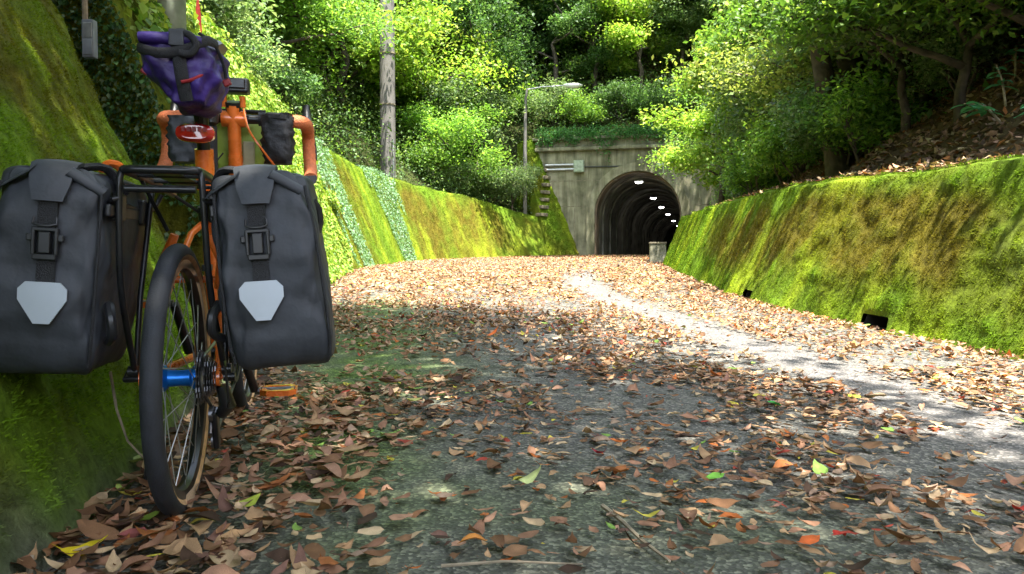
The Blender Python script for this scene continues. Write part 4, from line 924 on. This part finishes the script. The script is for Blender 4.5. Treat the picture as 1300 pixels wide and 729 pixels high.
# twigs
def twig(label, pts, r):
    mb = MB(pts[0]); mb.tube(pts, [r * (1 - .5 * i / (len(pts) - 1)) for i in range(len(pts))], 6); o = mb.build('twig', M['twig']); o.location = pts[0]; setp(o, label, 'twig')
g1 = [ground_at(x_, y_) for x_, y_ in ((560, 728), (640, 722), (740, 726))]; twig('pale thin twig lying at the bottom centre edge', [p + Vector((0, 0, .012)) for p in g1], .003)
g1 = [ground_at(x_, y_) for x_, y_ in ((765, 650), (790, 670), (815, 695), (850, 722))]; twig('dark forked twig lying in the lower middle of the lane', [p + Vector((0, 0, .012)) for p in g1], .005)
g1 = [ground_at(x_, y_) for x_, y_ in ((255, 628), (290, 637), (335, 632))]; twig('curved brown twig right of the rear tyre', [p + Vector((0, 0, .03)) for p in g1], .003)
twig('thin dry vine stem curving down the mossy wall behind the left pannier', [at(140, 472, 1.62), at(148, 520, 1.6), at(162, 560, 1.6), at(192, 592, 1.58)], .0035)
twig('pale broken stick poking up at the bottom left wall base', [at(36, 735, 1.16), at(41, 705, 1.18)], .006)

# ------------------------------------------------------------------ bicycle  (local x right, y forward, z up, origin under the rear axle)
BR_ = radians(12.3); BO = Vector((-.645, 1.5, 0.0))
BM = Matrix.Translation(BO) @ Matrix.Rotation(BR_, 4, 'Z')
bike = thing('bicycle', 'orange small wheeled touring bicycle with drop handlebars parked against the mossy wall', 'bicycle', BO, BR_)
AZ = .2625
def wheel(yc, rear):
    wh = MB().lathe([(.2435 + .0185 * cos(a), .0175 * sin(a)) for a in np.linspace(-1.75, 1.75, 15)], (0, yc, AZ), 'x', 96).build('tyre', M['rubber'], bike, smooth=60)
    w_ = wh
    MB().lathe([(.2435 + .0183 * cos(a), -.0173 * sin(a)) for a in np.linspace(1.74, 2.6, 6)], (0, yc, AZ), 'x', 96).build('sidewall', M['gum'], w_)
    MB().lathe([(.2435 + .0183 * cos(a), .0173 * sin(a)) for a in np.linspace(1.74, 2.6, 6)], (0, yc, AZ), 'x', 96).build('sidewall', M['gum'], w_)
    MB().lathe([(.2335, -.0125), (.214, -.0105), (.209, 0), (.214, .0105), (.2335, .0125)], (0, yc, AZ), 'x', 96, True).build('rim', M['black'], w_)
    sp = MB()
    for k in range(28):
        a = 2 * pi * k / 28; s_ = 1 if k % 2 else -1; off = .9 if (k // 2) % 2 else -.9
        sp.tube([(s_ * .03, yc + .022 * cos(a + off), AZ + .022 * sin(a + off)), (s_ * .004, yc + .212 * cos(a), AZ + .212 * sin(a))], .0011, 5)
    sp.build('spokes', M['steel'], w_)
    hp = [(.0, -.05), (.014, -.05), (.014, -.036), (.026, -.034), (.026, -.029), (.017, -.022), (.0155, 0), (.017, .018), (.024, .024), (.024, .03), (.014, .032), (0, .034)]
    MB().lathe(hp, (0, yc, AZ), 'x', 28).build('hub', M['blue'] if rear else M['black'], w_)
wheel(0, True); wheel(1.0, False)
# cassette of toothed cogs, each thin disc
for k in range(8):
    r_ = .052 - .0038 * k; teeth = 24 - k * 2; mb = MB(); X = .036 + k * .0042; ring0 = []
    for i in range(teeth * 2):
        a = pi * i / teeth; rr_ = r_ + (.003 if i % 2 else -.002); ring0.append((rr_ * cos(a), AZ + rr_ * sin(a)))
    mb.loft([[Vector((X - .0009, a, b)) for a, b in ring0], [Vector((X + .0009, a, b)) for a, b in ring0]]); mb.build('cog', M['cog'], bike, smooth=0)
def T_(name, pts, r, m='orange', n=12, par=None): return MB().tube(pts, r, n).build(name, M[m], par or bike)
BBp = Vector((0, .42, .265)); STt = Vector((0, .335, .60)); HTb = Vector((0, .885, .60)); HTt = Vector((0, .835, .80))
T_('seat_tube', [BBp, STt], .0165); T_('top_tube', [(0, .34, .585), (0, .865, .66)], .016); T_('down_tube', [BBp, (0, .88, .61)], .019)
T_('head_tube', [HTb, HTt], .0215); T_('steerer_riser', [HTt, (0, .80, .945)], .0195)
for s_ in (-1, 1):
    T_('chainstay', [(s_ * .068, .0, AZ), (s_ * .058, .12, .262), (s_ * .03, .36, .264), (s_ * .02, .42, .265)], .0095)
    T_('seatstay', [(s_ * .068, .0, AZ + .01), (s_ * .058, .13, .4), (s_ * .03, .29, .55), (s_ * .012, .33, .575)], .0078)
    T_('fork_blade', [(s_ * .02, .885, .585), (s_ * .045, .9, .55), (s_ * .05, .95, .4), (s_ * .05, 1.0, AZ)], .0115)
    MB().lathe([(0, -.006), (.019, -.006), (.019, .006), (0, .006)], (s_ * .067, 0, AZ), 'x', 18).build('dropout', M['orange'], bike)
    # cantilever brake arm in orange with black pad
    b_ = T_('brake_arm', [(s_ * .05, .155, .43), (s_ * .058, .15, .49), (s_ * .035, .14, .545)], [.011, .013, .009])
    MB().box((s_ * .03, .13, .475), (.014, .055, .014)).build('brake_pad', M['plastic'], b_, smooth=0, bevel=.002)
T_('brake_bridge', [(-.05, .16, .45), (.05, .16, .45)], .008)
T_('seatpost', [(0, .33, .6), (0, .255, .90)], .0145, 'black'); T_('seat_clamp', [(0, .337, .585), (0, .33, .615)], .022, 'black')
T_('seatpost_sleeve', [(0, .318, .655), (0, .296, .745)], .021, 'orange')
T_('axle_nut', [(.078, 0, AZ), (.1, 0, AZ)], .009, 'black'); T_('axle_lever', [(-.075, 0, AZ), (-.1, 0, AZ), (-.105, .05, AZ + .01)], .006, 'black')
# saddle
mb = MB(); rings = []
for (yy_, ww_, zt) in ((.10, .055, .93), (.13, .068, .945), (.19, .07, .95), (.25, .045, .945), (.31, .026, .94), (.36, .02, .935), (.38, .012, .93)):
    rings.append([Vector((ww_ * cos(a), yy_, zt + (.012 if sin(a) > 0 else .028) * sin(a))) for a in np.linspace(0, 2 * pi, 17)[:-1]])
mb.loft(rings).build('saddle', M['plastic'], bike); T_('saddle_rail', [(-.022, .14, .93), (-.022, .2, .905), (-.018, .3, .905), (-.01, .35, .93)], .0035, 'chrome'); T_('saddle_rail', [(.022, .14, .93), (.022, .2, .905), (.018, .3, .905), (.01, .35, .93)], .0035, 'chrome')
# cranks, pedals, rings, chain, derailleur
for k, (rr_, X) in enumerate(((.078, .048), (.06, .042))):
    MB().lathe([(rr_ - .012, X - .0015), (rr_, X - .0015), (rr_, X + .0015), (rr_ - .012, X + .0015)], BBp, 'x', 48, True).build('chainring', M['black'], bike)
T_('bottom_bracket', [(-.045, .42, .265), (.06, .42, .265)], .022, 'black')
crR = [(.062, .42, .265), (.075, .45, .2), (.085, .475, .155)]; crL = [(-.06, .42, .265), (-.073, .39, .33), (-.083, .365, .385)]
T_('crank', crR, [.014, .011, .012], 'black', 10); T_('crank', crL, [.014, .011, .012], 'black', 10)
def pedal(c, s_):
    c = Vector(c); p = MB(); w2, l2 = .045, .05
    out = [(-w2, -l2 * .6), (-w2 * .6, -l2), (w2 * .6, -l2), (w2, -l2 * .6), (w2, l2 * .6), (w2 * .6, l2), (-w2 * .6, l2), (-w2, l2 * .6)]
    inn = [(a * .68, b * .68) for a, b in out]; vs = []; fs = []
    for z_ in (-.007, .007): vs += [c + Vector((a, b, z_)) for a, b in out] + [c + Vector((a, b, z_)) for a, b in inn]
    for i in range(8):
        j = (i + 1) % 8; fs += [(i, 8 + i, 8 + j, j), (16 + i, 16 + j, 24 + j, 24 + i), (i, j, 16 + j, 16 + i), (8 + i, 24 + i, 24 + j, 8 + j)]
    p.add(vs, fs); o = p.build('pedal', M['orange'], bike, smooth=0)
    MB().tube([c - Vector((s_ * .06, 0, 0)), c + Vector((s_ * .04, 0, 0))], .009, 10).build('pedal_axle', M['cog'], o)
    for i in (0, 3, 4, 7): MB().tube([c + Vector((out[i][0] * .9, out[i][1] * .9, -.014)), c + Vector((out[i][0] * .9, out[i][1] * .9, .014))], .002, 5).build('pin', M['chrome'], o)
pedal((.145, .475, .152), 1); pedal((-.145, .365, .387), -1)
ch = [Vector((.045, .42 + .078 * cos(a), .265 + .078 * sin(a))) for a in np.linspace(-1.7, 1.6, 12)] + [Vector((.045, .0 + .045 * cos(a), AZ + .045 * sin(a))) for a in np.linspace(1.6, 3.6, 8)] + [Vector((.05, .03, .2)), Vector((.05, .01, .15)), Vector((.05, .05, .125))] + [Vector((.045, .41, .187))]
MB().tube(ch, .0035, 6).build('chain', M['cog'], bike)
de = T_('rear_derailleur', [(.075, .0, .245), (.085, .005, .205), (.07, .02, .185)], [.012, .016, .012], 'black', 10)
MB().box((.058, .03, .155), (.012, .03, .085), Matrix.Rotation(.35, 3, 'X')).build('cage', M['black'], de, smooth=0, bevel=.004)
for z_, y_ in ((.185, .02), (.128, .045)): MB().lathe([(0, -.004), (.017, -.004), (.017, .004), (0, .004)], (.052, y_, z_), 'x', 16).build('jockey_wheel', M['cog'], de)
T_('derailleur_cable', [(.02, .35, .3), (.07, .05, .31), (.09, -.06, .29), (.095, -.05, .22), (.085, .0, .2)], .0025, 'black', 6)
T_('kick_arm', [(-.07, .12, .25), (-.09, .1, .02)], .008, 'black', 8)
# handlebar
bar = []
def bpts(s_):
    return [(0, .815, .925), (s_ * .10, .815, .925), (s_ * .17, .82, .925), (s_ * .19, .83, .924), (s_ * .202, .86, .923), (s_ * .205, .905, .918), (s_ * .206, .935, .895), (s_ * .208, .94, .85), (s_ * .211, .925, .81), (s_ * .214, .89, .78), (s_ * .216, .84, .757)]
def smooth_path(pts, n=4):
    pts = [Vector(p) for p in pts]; out = []
    for i in range(len(pts) - 1):
        p0, p1, p2, p3 = pts[max(i - 1, 0)], pts[i], pts[i + 1], pts[min(i + 2, len(pts) - 1)]
        for k in range(n):
            t = k / n; out.append(.5 * ((2 * p1) + (p2 - p0) * t + (2 * p0 - 5 * p1 + 4 * p2 - p3) * t * t + (-p0 + 3 * p1 - 3 * p2 + p3) * t ** 3))
    return out + [pts[-1]]
for s_ in (-1, 1):
    full = smooth_path([(a, b, c - .022) for a, b, c in bpts(s_)]); T_('handlebar', full[:8], .0135, 'black', 14)
    tp = full[6:]; rr_ = [.0195 + .0008 * (1 if i % 2 else -1) for i in range(len(tp))]
    tape = T_('bar_tape', tp, rr_, 'tape', 16)
    MB().lathe([(0, -.004), (.0192, -.004), (.0192, .002), (0, .004)], full[-1], 'y', 16).build('bar_plug', M['plastic'], tape)
    h_ = T_('brake_hood', [(s_ * .205, .925, .893), (s_ * .204, .97, .913), (s_ * .2, 1.0, .94), (s_ * .198, 1.008, .985)], [.017, .018, .016, .012], 'plastic', 12)
    MB().tube([(s_ * .202, 1.0, .945), (s_ * .212, 1.02, .9), (s_ * .222, 1.005, .85), (s_ * .226, .99, .81)], [.008, .009, .008, .006], 8).build('brake_lever', M['black'], h_)
T_('stem', [(0, .80, .95), (0, .81, .925)], .022, 'black'); T_('stem_clamp', [(-.034, .815, .903), (.034, .815, .903)], .024, 'orange', 14)
T_('riser_lug', [(-.026, .805, .935), (-.026, .80, .968)], .009, 'orange'); T_('riser_lug', [(.026, .805, .935), (.026, .80, .968)], .009, 'orange')
gp = MB().box((.012, .80, .995), (.07, .05, .042)).build('computer_mount', M['plastic'], bike, smooth=0, bevel=.006)
MB().box((.012, .771, .998), (.05, .006, .028)).build('screen', M['black'], gp, smooth=0, bevel=.003)
T_('brake_cable', smooth_path([(.03, .79, .93), (.05, .74, .86), (.09, .73, .80), (.12, .78, .76)]), .003, 'orange', 6)
T_('gear_cable', smooth_path([(-.03, .80, .80), (-.045, .76, .76), (-.02, .75, .72), (.0, .77, .7)]), .0025, 'black', 6)
# bell-shaped black pouch on the steerer and spare tube below
T_('pump', [(-.052, .74, .87), (-.052, .745, .72), (-.045, .76, .6)], [.016, .016, .014], 'strap')
mb = MB(); mb.loft([[Vector((-.048 + .017 * s_ * cos(a), .73 + .02 * s_ * sin(a), z_)) for a in np.linspace(0, 2 * pi, 15)[:-1]] for z_, s_ in ((.868, .5), (.875, 1), (.93, 1.1), (.975, .8), (.992, .3))]).build('light_mount', M['plastic'], bike)
# rear light on the seatpost
tl = MB(); rings = []
for y_, s_ in ((.218, .55), (.212, .88), (.2, 1.0), (.186, .96), (.178, .7)):
    rings.append([Vector((math.copysign(abs(cos(a)) ** .75, cos(a)) * .041 * s_, y_, .766 + math.copysign(abs(sin(a)) ** .8, sin(a)) * .0205 * s_)) for a in np.linspace(0, 2 * pi, 29)[:-1]])
tl.loft(rings); tlo = tl.build('rear_light', M['redlens'], bike)
for k in range(5): MB().box((-.022 + .011 * k, .1765, .772), (.007, .004, .010)).build('led', M['red'], tlo, smooth=0)
MB().box((0, .25, .77), (.03, .07, .022)).build('light_bracket', M['plastic'], tlo, smooth=0, bevel=.004)
# rack
rk = []
hz = .648
path = smooth_path([(-.062, .27, hz - .01), (-.062, .05, hz), (-.062, -.12, hz + .002), (-.055, -.143, hz + .002), (-.03, -.148, hz + .002), (.03, -.148, hz + .002), (.055, -.143, hz + .002), (.062, -.12, hz + .002), (.062, .05, hz), (.062, .27, hz - .01)], 5)
T_('rack_rail', path, .0076, 'black', 10)
MB().tube([(-.058, -.143, .617), (.058, -.143, .617)], .0068, 10).build('rack_rail', M['black'], bike)
for y_ in (-.06, .06, .18): T_('rack_crossbar', [(-.06, y_, hz), (.06, y_, hz)], .004, 'black', 8)
MB().box((0, .04, hz + .001), (.05, .3, .004)).build('rack_plate', M['black'], bike, smooth=0)
for s_ in (-1, 1):
    T_('rack_leg', smooth_path([(s_ * .064, -.135, hz), (s_ * .068, -.14, hz - .03), (s_ * .074, -.12, .45), (s_ * .08, -.03, .31), (s_ * .082, 0, .275)]), .0058, 'black', 10)
    T_('rack_leg', [(s_ * .062, .08, hz), (s_ * .078, .03, .42), (s_ * .082, .005, .285)], .0055, 'black', 10)
    T_('rack_side_rail', smooth_path([(s_ * .07, -.14, .60), (s_ * .083, -.12, .595), (s_ * .083, .14, .595), (s_ * .066, .17, .63)]), .0052, 'black', 10)
    T_('rack_stay', [(s_ * .062, .26, hz - .01), (s_ * .015, .33, .6)], .004, 'black', 8)
    MB().lathe([(0, -.009), (.011, -.009), (.011, .009), (0, .009)], (s_ * .085, -.002, .278), 'x', 14).build('rack_bolt', M['black'], bike)
T_('light_stay', [(-.066, -.03, .66), (-.05, .03, .60), (-.03, .05, .55)], .004, 'black')

# ------------------------------------------------------------------ bags
def bag_thing(name, label, cat, o, group=None):
    w_ = BM @ Vector(o); t_ = thing(name, label, cat, w_, BR_, group); return t_, Vector(o)
def pannier(s_, label, seed):
    ctr = Vector((s_ * .176, .0, .31)); t_, o = bag_thing('pannier', label, 'pannier', ctr, 'dark grey roll top panniers hung on the rear rack'); t_.rotation_euler = (0, radians(-3.6 * s_), BR_); t_.location = BM @ (ctr + Vector((s_ * .014, 0, 0)))
    rr = random.Random(seed); mb = MB(o); rings = []; p0_ = (seed * 1.7)
    #        z    halfX  yRear  yFront  shift
    lev = [(.292, .060, -.115, .07, .010), (.296, .074, -.135, .085, .010), (.312, .083, -.155, .10, .009), (.345, .0865, -.166, .112, .008), (.40, .087, -.171, .13, .006), (.46, .086, -.172, .145, .004), (.52, .0845, -.172, .155, .002), (.57, .082, -.170, .16, .0), (.605, .079, -.166, .162, -.002),
           (.622, .078, -.163, .162, -.002), (.638, .076, -.158, .165, -.002), (.649, .068, -.152, .168, .0), (.6535, .04, -.14, .17, 0)]
    NR = 96; la = np.array(lev); zs = np.concatenate([la[:4, 0], np.linspace(.36, .60, 26), la[9:, 0]]); lev0 = lev
    lev = [tuple([z_] + [float(np.interp(z_, la[:, 0], la[:, c_])) for c_ in (1, 2, 3, 4)]) for z_ in zs]
    for li, (z, hx, yr, yf, sh) in enumerate(lev):
        ring = []; yc = (yr + yf) / 2; hy = (yf - yr) / 2; p_ = .30 if z < .61 else .27
        for k in range(NR):
            a = 2 * pi * k / NR; cx = math.copysign(abs(cos(a)) ** p_, cos(a)); sy = math.copysign(abs(sin(a)) ** p_, sin(a))
            wr = .002 * sin(7 * a + z * 55 + seed) * (1 if .33 < z < .6 else .6) + .0045 * sin(3 * a - z * 38 + seed * 2) + .001 * sin(z * 120 + 5 * a)
            crz = z * 9 + 2.2 * cos(a + p0_) + 1.0 * sin(2 * a); nn_ = float(fbm(np.array(a * 1.4 + p0_), np.array(crz), seed, 3)); wr = wr * .6 + .0055 * (abs(nn_ - .5) * 4 - .5) + .003 * (float(vnoise(np.array(a * 6), np.array(z * 40), seed)) - .5)
            ridge = .0
            if .60 < z: ridge = .006 * sin(9 * a + z * 90)
            X = o.x + s_ * sh * 1.5 + cx * (hx * 1.1 + wr + ridge); Y = yc + sy * (hy + wr * .9)
            zz_ = z + .004 * sin(5 * a + seed) * (1 if z > .6 else .4)
            if z > .6: zz_ -= .005 * abs(cx) * (1 if z < .64 else .5)
            ring.append(Vector((X, Y, zz_)))
        rings.append(ring)
    mb.loft(rings); b = mb.build('body', M['fabric'], t_, smooth=70)
    sub = b.modifiers.new('sub', 'SUBSURF'); sub.levels = 1; sub.render_levels = 2
    # roll top: flattened roll along the ridge, its end folded down over the rear face
    fx = o.x + (-.012 if s_ > 0 else .004); rl = MB(o); rr0 = []
    for i, y_ in enumerate(np.linspace(-.15, .165, 12)):
        rr0.append([Vector((fx + .030 * cos(a) * (1 + .08 * sin(i * 1.7)), y_, .648 + .013 * sin(a) + .003 * sin(i * 1.3) - (.006 if i == 0 else 0))) for a in np.linspace(0, 2 * pi, 15)[:-1]])
    rl.loft(rr0).build('roll_closure', M['fabric'], t_, smooth=70)
    tg = MB(o); prof = [(-.10, .661, .036), (-.135, .6635, .036), (-.158, .657, .036), (-.172, .643, .034), (-.1795, .62, .031), (-.184, .602, .0255), (-.186, .592, .023)]
    rg = []
    for i, (y_, z_, hw) in enumerate(prof):
        th = .006; dy = -.25 if i < 2 else (-.7 if i < 4 else -1); dz = 1 if i < 2 else (.7 if i < 4 else .1)
        ring = []
        for (sx_, o_) in ((-1, 0), (-.5, .35), (0, .5), (.5, .35), (1, 0), (1, -1), (0, -.8), (-1, -1)):
            ring.append(Vector((fx + .002 + sx_ * hw, y_ + dy * th * o_, z_ + dz * th * o_)))
        rg.append(ring)
    o1 = tg.loft(rg).build('roll_flap', M['fabric'], t_, smooth=50); 
    # gusset folds either side of the flap
    for g_ in (-1, 1):
        gs = MB(o); gs.loft([[Vector((fx + g_ * (.028 + k * .0085) + .006 * cos(a), -.158 - .012 * (1 - k / 5) + .009 * sin(a), .645 - k * .0052 + .008 * sin(a + 1))) for a in np.linspace(0, 2 * pi, 9)[:-1]] for k in range(7)]).build('gusset_fold', M['fabric'], t_, smooth=70)
    MB(o).box((fx + .001, -.178, .573), (.030, .004, .055)).build('strap', M['strap'], t_, smooth=0)
    MB(o).box((fx + .001, -.1765, .48), (.028, .004, .05)).build('strap', M['strap'], t_, smooth=0)
    # side release buckle: frame, two prongs, bars
    bu = MB(o); cz = .523
    bu.box((fx, -.1815, cz + .022), (.040, .010, .007)); bu.box((fx - .0175, -.1815, cz + .001), (.006, .010, .044)); bu.box((fx + .0175, -.1815, cz + .001), (.006, .010, .044)); bu.box((fx, -.1815, cz - .024), (.036, .010, .010))
    bu.box((fx, -.1825, cz), (.018, .012, .036)); bu.box((fx - .024, -.181, cz + .008), (.009, .008, .012)); bu.box((fx + .024, -.181, cz + .008), (.009, .008, .012))
    bo = bu.build('buckle', M['plastic'], t_, smooth=0, bevel=.0018)
    MB(o).tube([(fx - .017, -.184, cz + .042), (fx - .018, -.187, cz + .031), (fx - .008, -.189, cz + .028), (fx + .008, -.189, cz + .028), (fx + .018, -.187, cz + .031), (fx + .017, -.184, cz + .042)], .0022, 8).build('buckle_loop', M['plastic'], bo)
    # reflector hexagon
    rf = MB(o); cz = .4235; shp = [(-.026, .0335), (.026, .0335), (.0365, .022), (.0365, .004), (.012, -.036), (-.012, -.036), (-.0365, .004), (-.0365, .022)]
    yb_ = -.1815; vs = [(fx + a * 1.02, yb_ - .0028, cz + b) for a, b in shp] + [(fx + a, yb_ + .003, cz + b) for a, b in shp]
    rf.add(vs, [tuple(range(8))] + [(i, 8 + i, 8 + (i + 1) % 8, (i + 1) % 8) for i in range(8)]).build('reflector', M['refl'], t_, smooth=0)
    # piping seams at the corners of the rear face
    for g_ in (-1, 1):
        pts = [(o.x + s_ * sh * 1.5 + g_ * (hx * 1.1 - .0085), yr + .004, z) for (z, hx, yr, yf, sh) in lev0[2:10]]
        MB(o).tube(pts, .0028, 6).build('seam', M['strap'], t_)
    # mounting hooks on the inner side, carry strap, lower stay
    ix = o.x - s_ * .092
    for y_ in (-.10, .06):
        MB(o).box((ix, y_, .592), (.018, .035, .05)).build('hook', M['plastic'], t_, smooth=0, bevel=.004)
    MB(o).box((ix + s_ * .004, -.02, .585), (.010, .26, .022)).build('hook_rail', M['plastic'], t_, smooth=0, bevel=.003)
    MB(o).tube(smooth_path([(ix, -.13, .42), (ix - s_ * .01, -.15, .40), (ix - s_ * .012, -.145, .37), (ix, -.12, .355)]), .009, 8).build('lower_anchor', M['plastic'], t_)
    MB(o).tube(smooth_path([(o.x - s_ * .03, -.12, .655), (o.x - s_ * .07, -.1, .66), (ix, -.07, .62)]), .007, 8, flat=2.0).build('carry_strap', M['strap'], t_)
    if s_ > 0:
        MB(o).tube([(o.x + .084, -.08, .60), (o.x + .093, -.075, .585), (o.x + .094, -.07, .56), (o.x + .088, -.07, .54)], .007, 8).build('side_clip', M['plastic'], t_)
    return t_
pannier(1, 'dark grey roll top pannier on the right of the rear wheel with pale hexagonal reflector', 3)
pannier(-1, 'dark grey roll top pannier left of the rear wheel against the mossy wall', 8)

# purple seat pack
t_, o = bag_thing('seat_pack', 'crumpled purple seat pack with black straps and red trim under the saddle', 'saddle bag', (0, .0, .76)); t_.scale = (.8, .8, .8); t_.location = BM @ Vector((-.006, .085, .795))
mb = MB(o); rings = []
for i, f in enumerate(np.linspace(0, 1, 15)):
    z = .768 + .178 * f; wl = .045 + .052 * smoothstep(0, .55, f) - .012 * smoothstep(.85, 1, f); cx = .028 * (1 - smoothstep(0, .7, f)) - .004; yr = -.045 - .025 * sin(pi * f); yf = .18 + .05 * f
    if f > .93: wl *= .88; yr += .025; yf -= .02
    yc = (yr + yf) / 2; hy = (yf - yr) / 2; ring = []
    for k in range(48):
        a = 2 * pi * k / 48; p_ = .62; X = math.copysign(abs(cos(a)) ** p_, cos(a)); Y = math.copysign(abs(sin(a)) ** p_, sin(a))
        wrn = .006 * sin(5 * a + 9 * f) + .0045 * sin(11 * a - 14 * f) + .004 * sin(23 * f + 3 * a) + .006 * float(fbm(np.array(a * 2), np.array(f * 6), 4) - .5)
        pinch = .010 * math.exp(-((a - 1.5 * pi) / .12) ** 2)
        ring.append(Vector((cx + X * (wl + wrn), yc + Y * (hy + wrn - pinch), z - .012 * f * X + .004 * sin(4 * a))))
    rings.append(ring)
b = mb.loft(rings).build('body', M['purple'], t_, smooth=75); sub = b.modifiers.new('sub', 'SUBSURF'); sub.levels = 1; sub.render_levels = 2
def face_y(z): f = (z - .768) / .178; return -.045 - .025 * sin(pi * min(1, max(0, f)))
# black centre strap down the rear
pts = [(.0 + .02 * (1 - (z - .78) / .16), face_y(z) - .001, z) for z in np.linspace(.775, .94, 9)] + [(0, -.02, .955), (0, .1, .958)]
MB(o).tube(pts, .016, 10, flat=.3).build('centre_strap', M['strap'], t_)
MB(o).tube(smooth_path([(-.094, .03, .915), (-.088, -.045, .9), (-.045, face_y(.885) - .008, .884), (-.005, face_y(.89) - .01, .886), (.035, face_y(.90) - .008, .90), (.07, -.05, .925), (.085, .0, .93)]), .0125, 10, flat=.45).build('cross_strap', M['strap'], t_)
# rolled top with webbing patch
mb = MB(o); mb.loft([[Vector((x_, -.05 + .022 * cos(a) - .004 * sin(x_ * 70), .925 + .018 * sin(a) * (1 - 3 * abs(x_)) - .1 * abs(x_) * (1 if x_ > 0 else .2))) for a in np.linspace(0, 2 * pi, 13)[:-1]] for x_ in np.linspace(-.085, .06, 14)]).build('rolled_top', M['purple'], t_, smooth=75)
MB(o).box((.004, -.078, .922), (.034, .008, .04)).build('webbing_patch', mat('grey_webbing', (.06, .065, .075), .8, nscale=80, namt=.2), t_, smooth=0, bevel=.003)
MB(o).tube(smooth_path([(.022, -.07, .935), (.04, -.078, .925), (.048, -.075, .905), (.035, -.075, .885), (.01, -.078, .885)]), .009, 10).build('strap_bundle', M['strap'], t_)
MB(o).tube(smooth_path([(.012, face_y(.822) - .006, .816), (.035, -.064, .824), (.062, -.043, .845), (.078, -.0, .87)]), .0045, 8, flat=1.8).build('red_trim', M['red'], t_)
MB(o).box((-.083, -.01, .852), (.018, .012, .016), Matrix.Rotation(.6, 3, 'Y')).build('red_tab', M['red'], t_, smooth=0, bevel=.003)
MB(o).box((.102, .05, .845), (.02, .012, .018), Matrix.Rotation(-.4, 3, 'Y')).build('red_tab', M['red'], t_, smooth=0, bevel=.003)
MB(o).tube(smooth_path([(.05, -.04, .945), (.082, -.01, .925), (.097, .03, .885), (.1, .045, .855)]), .004, 8).build('edge_strap', M['strap'], t_)
MB(o).tube([(.005, .20, .80), (.005, .23, .76)], .015, 8).build('post_strap', M['strap'], t_)
# small orange tag on the left pannier top
t_, o = bag_thing('orange_tag', 'small orange red fabric tag on top of the left pannier by the rack', 'tag', (-.1, -.06, .655))
MB(o).tube(smooth_path([(-.118, -.06, .655), (-.105, -.065, .667), (-.09, -.06, .665), (-.082, -.05, .652)]), .0065, 8, flat=1.6).build('tag_loop', M['orange'], t_)

# handlebar bags
def pouch(name, label, cat, c, hx, hy, hz_, m, seed, cinch=.8):
    t_, o = bag_thing(name, label, cat, (c[0], c[1], c[2] - hz_)); mb = MB(o); rings = []
    for i, f in enumerate(np.linspace(0, 1, 12)):
        s_ = (.78 + .22 * min(1, f * 5)) * (1 if f < .8 else 1 - (f - .8) / .2 * (1 - cinch)); z = c[2] - hz_ + 2 * hz_ * f; ring = []
        for k in range(32):
            a = 2 * pi * k / 32; p_ = .6; X = math.copysign(abs(cos(a)) ** p_, cos(a)); Y = math.copysign(abs(sin(a)) ** p_, sin(a)); wv = .0035 * sin(6 * a + 12 * f + seed) + .004 * sin(13 * f * 3 + a * 2 + seed)
            ring.append(Vector((c[0] + X * (hx * s_ + wv), c[1] + Y * (hy * s_ + wv), z)))
        rings.append(ring)
    mb.loft(rings).build('body', M[m], t_, smooth=75); return t_, o
t_, o = pouch('handlebar_bag', 'lime green handlebar bag mounted between the drops in front of the head tube', 'handlebar bag', (0.005, .93, .845), .082, .06, .092, 'lime', 1, .95)
MB(o).box((.035, .862, .80), (.035, .008, .09)).build('side_panel', M['beige'], t_, smooth=0, bevel=.004)
MB(o).tube([(-.08, .865, .935), (.085, .865, .935)], .006, 8, flat=1.8).build('lid_seam', M['strap'], t_)
t_, o = pouch('stem_pouch', 'crumpled black pouch hanging from the right handlebar', 'pouch', (.125, .80, .845), .045, .042, .073, 'pouch', 2, .9)
MB(o).tube([(.07, .81, .904), (.125, .81, .904)], .0205, 14).build('mount_wrap', M['strap'], t_)
MB(o).lathe([(.04, -.006), (.047, -.006), (.047, .006), (.04, .006)], (.125, .80, .905), 'z', 24, True).build('rim_binding', M['strap'], t_)
t_, o = pouch('stem_pouch', 'dark grey pouch hanging from the left handlebar behind the red rear light', 'pouch', (-.135, .80, .835), .042, .04, .065, 'fabric', 5, .9)
MB(o).tube([(-.08, .81, .904), (-.13, .81, .904)], .0205, 14).build('mount_wrap', M['strap'], t_)

# trees that look alike are told apart by their order along the bank
ORD = ['nearest', 'second nearest', 'third nearest', 'fourth nearest', 'fifth nearest', 'sixth nearest', 'seventh nearest', 'eighth nearest', 'ninth nearest', 'tenth nearest', 'eleventh nearest', 'twelfth nearest', 'thirteenth nearest', 'fourteenth nearest', 'fifteenth nearest', 'sixteenth nearest', 'seventeenth nearest', 'eighteenth nearest', 'nineteenth nearest', 'twentieth nearest']
byl = {}
for o in COL.objects:
    if o.parent is None and 'among others' in o.get('label', ''): byl.setdefault(o['label'], []).append(o)
for lab, os_ in byl.items():
    for k, o in enumerate(sorted(os_, key=lambda q: q.location.x ** 2 + q.location.y ** 2)):
        if k < len(ORD): o['label'] = lab.replace(' among others', ',') .replace('tree,', 'tree').replace('shrub,', 'shrub') + ', ' + ORD[k] + ' of its kind'
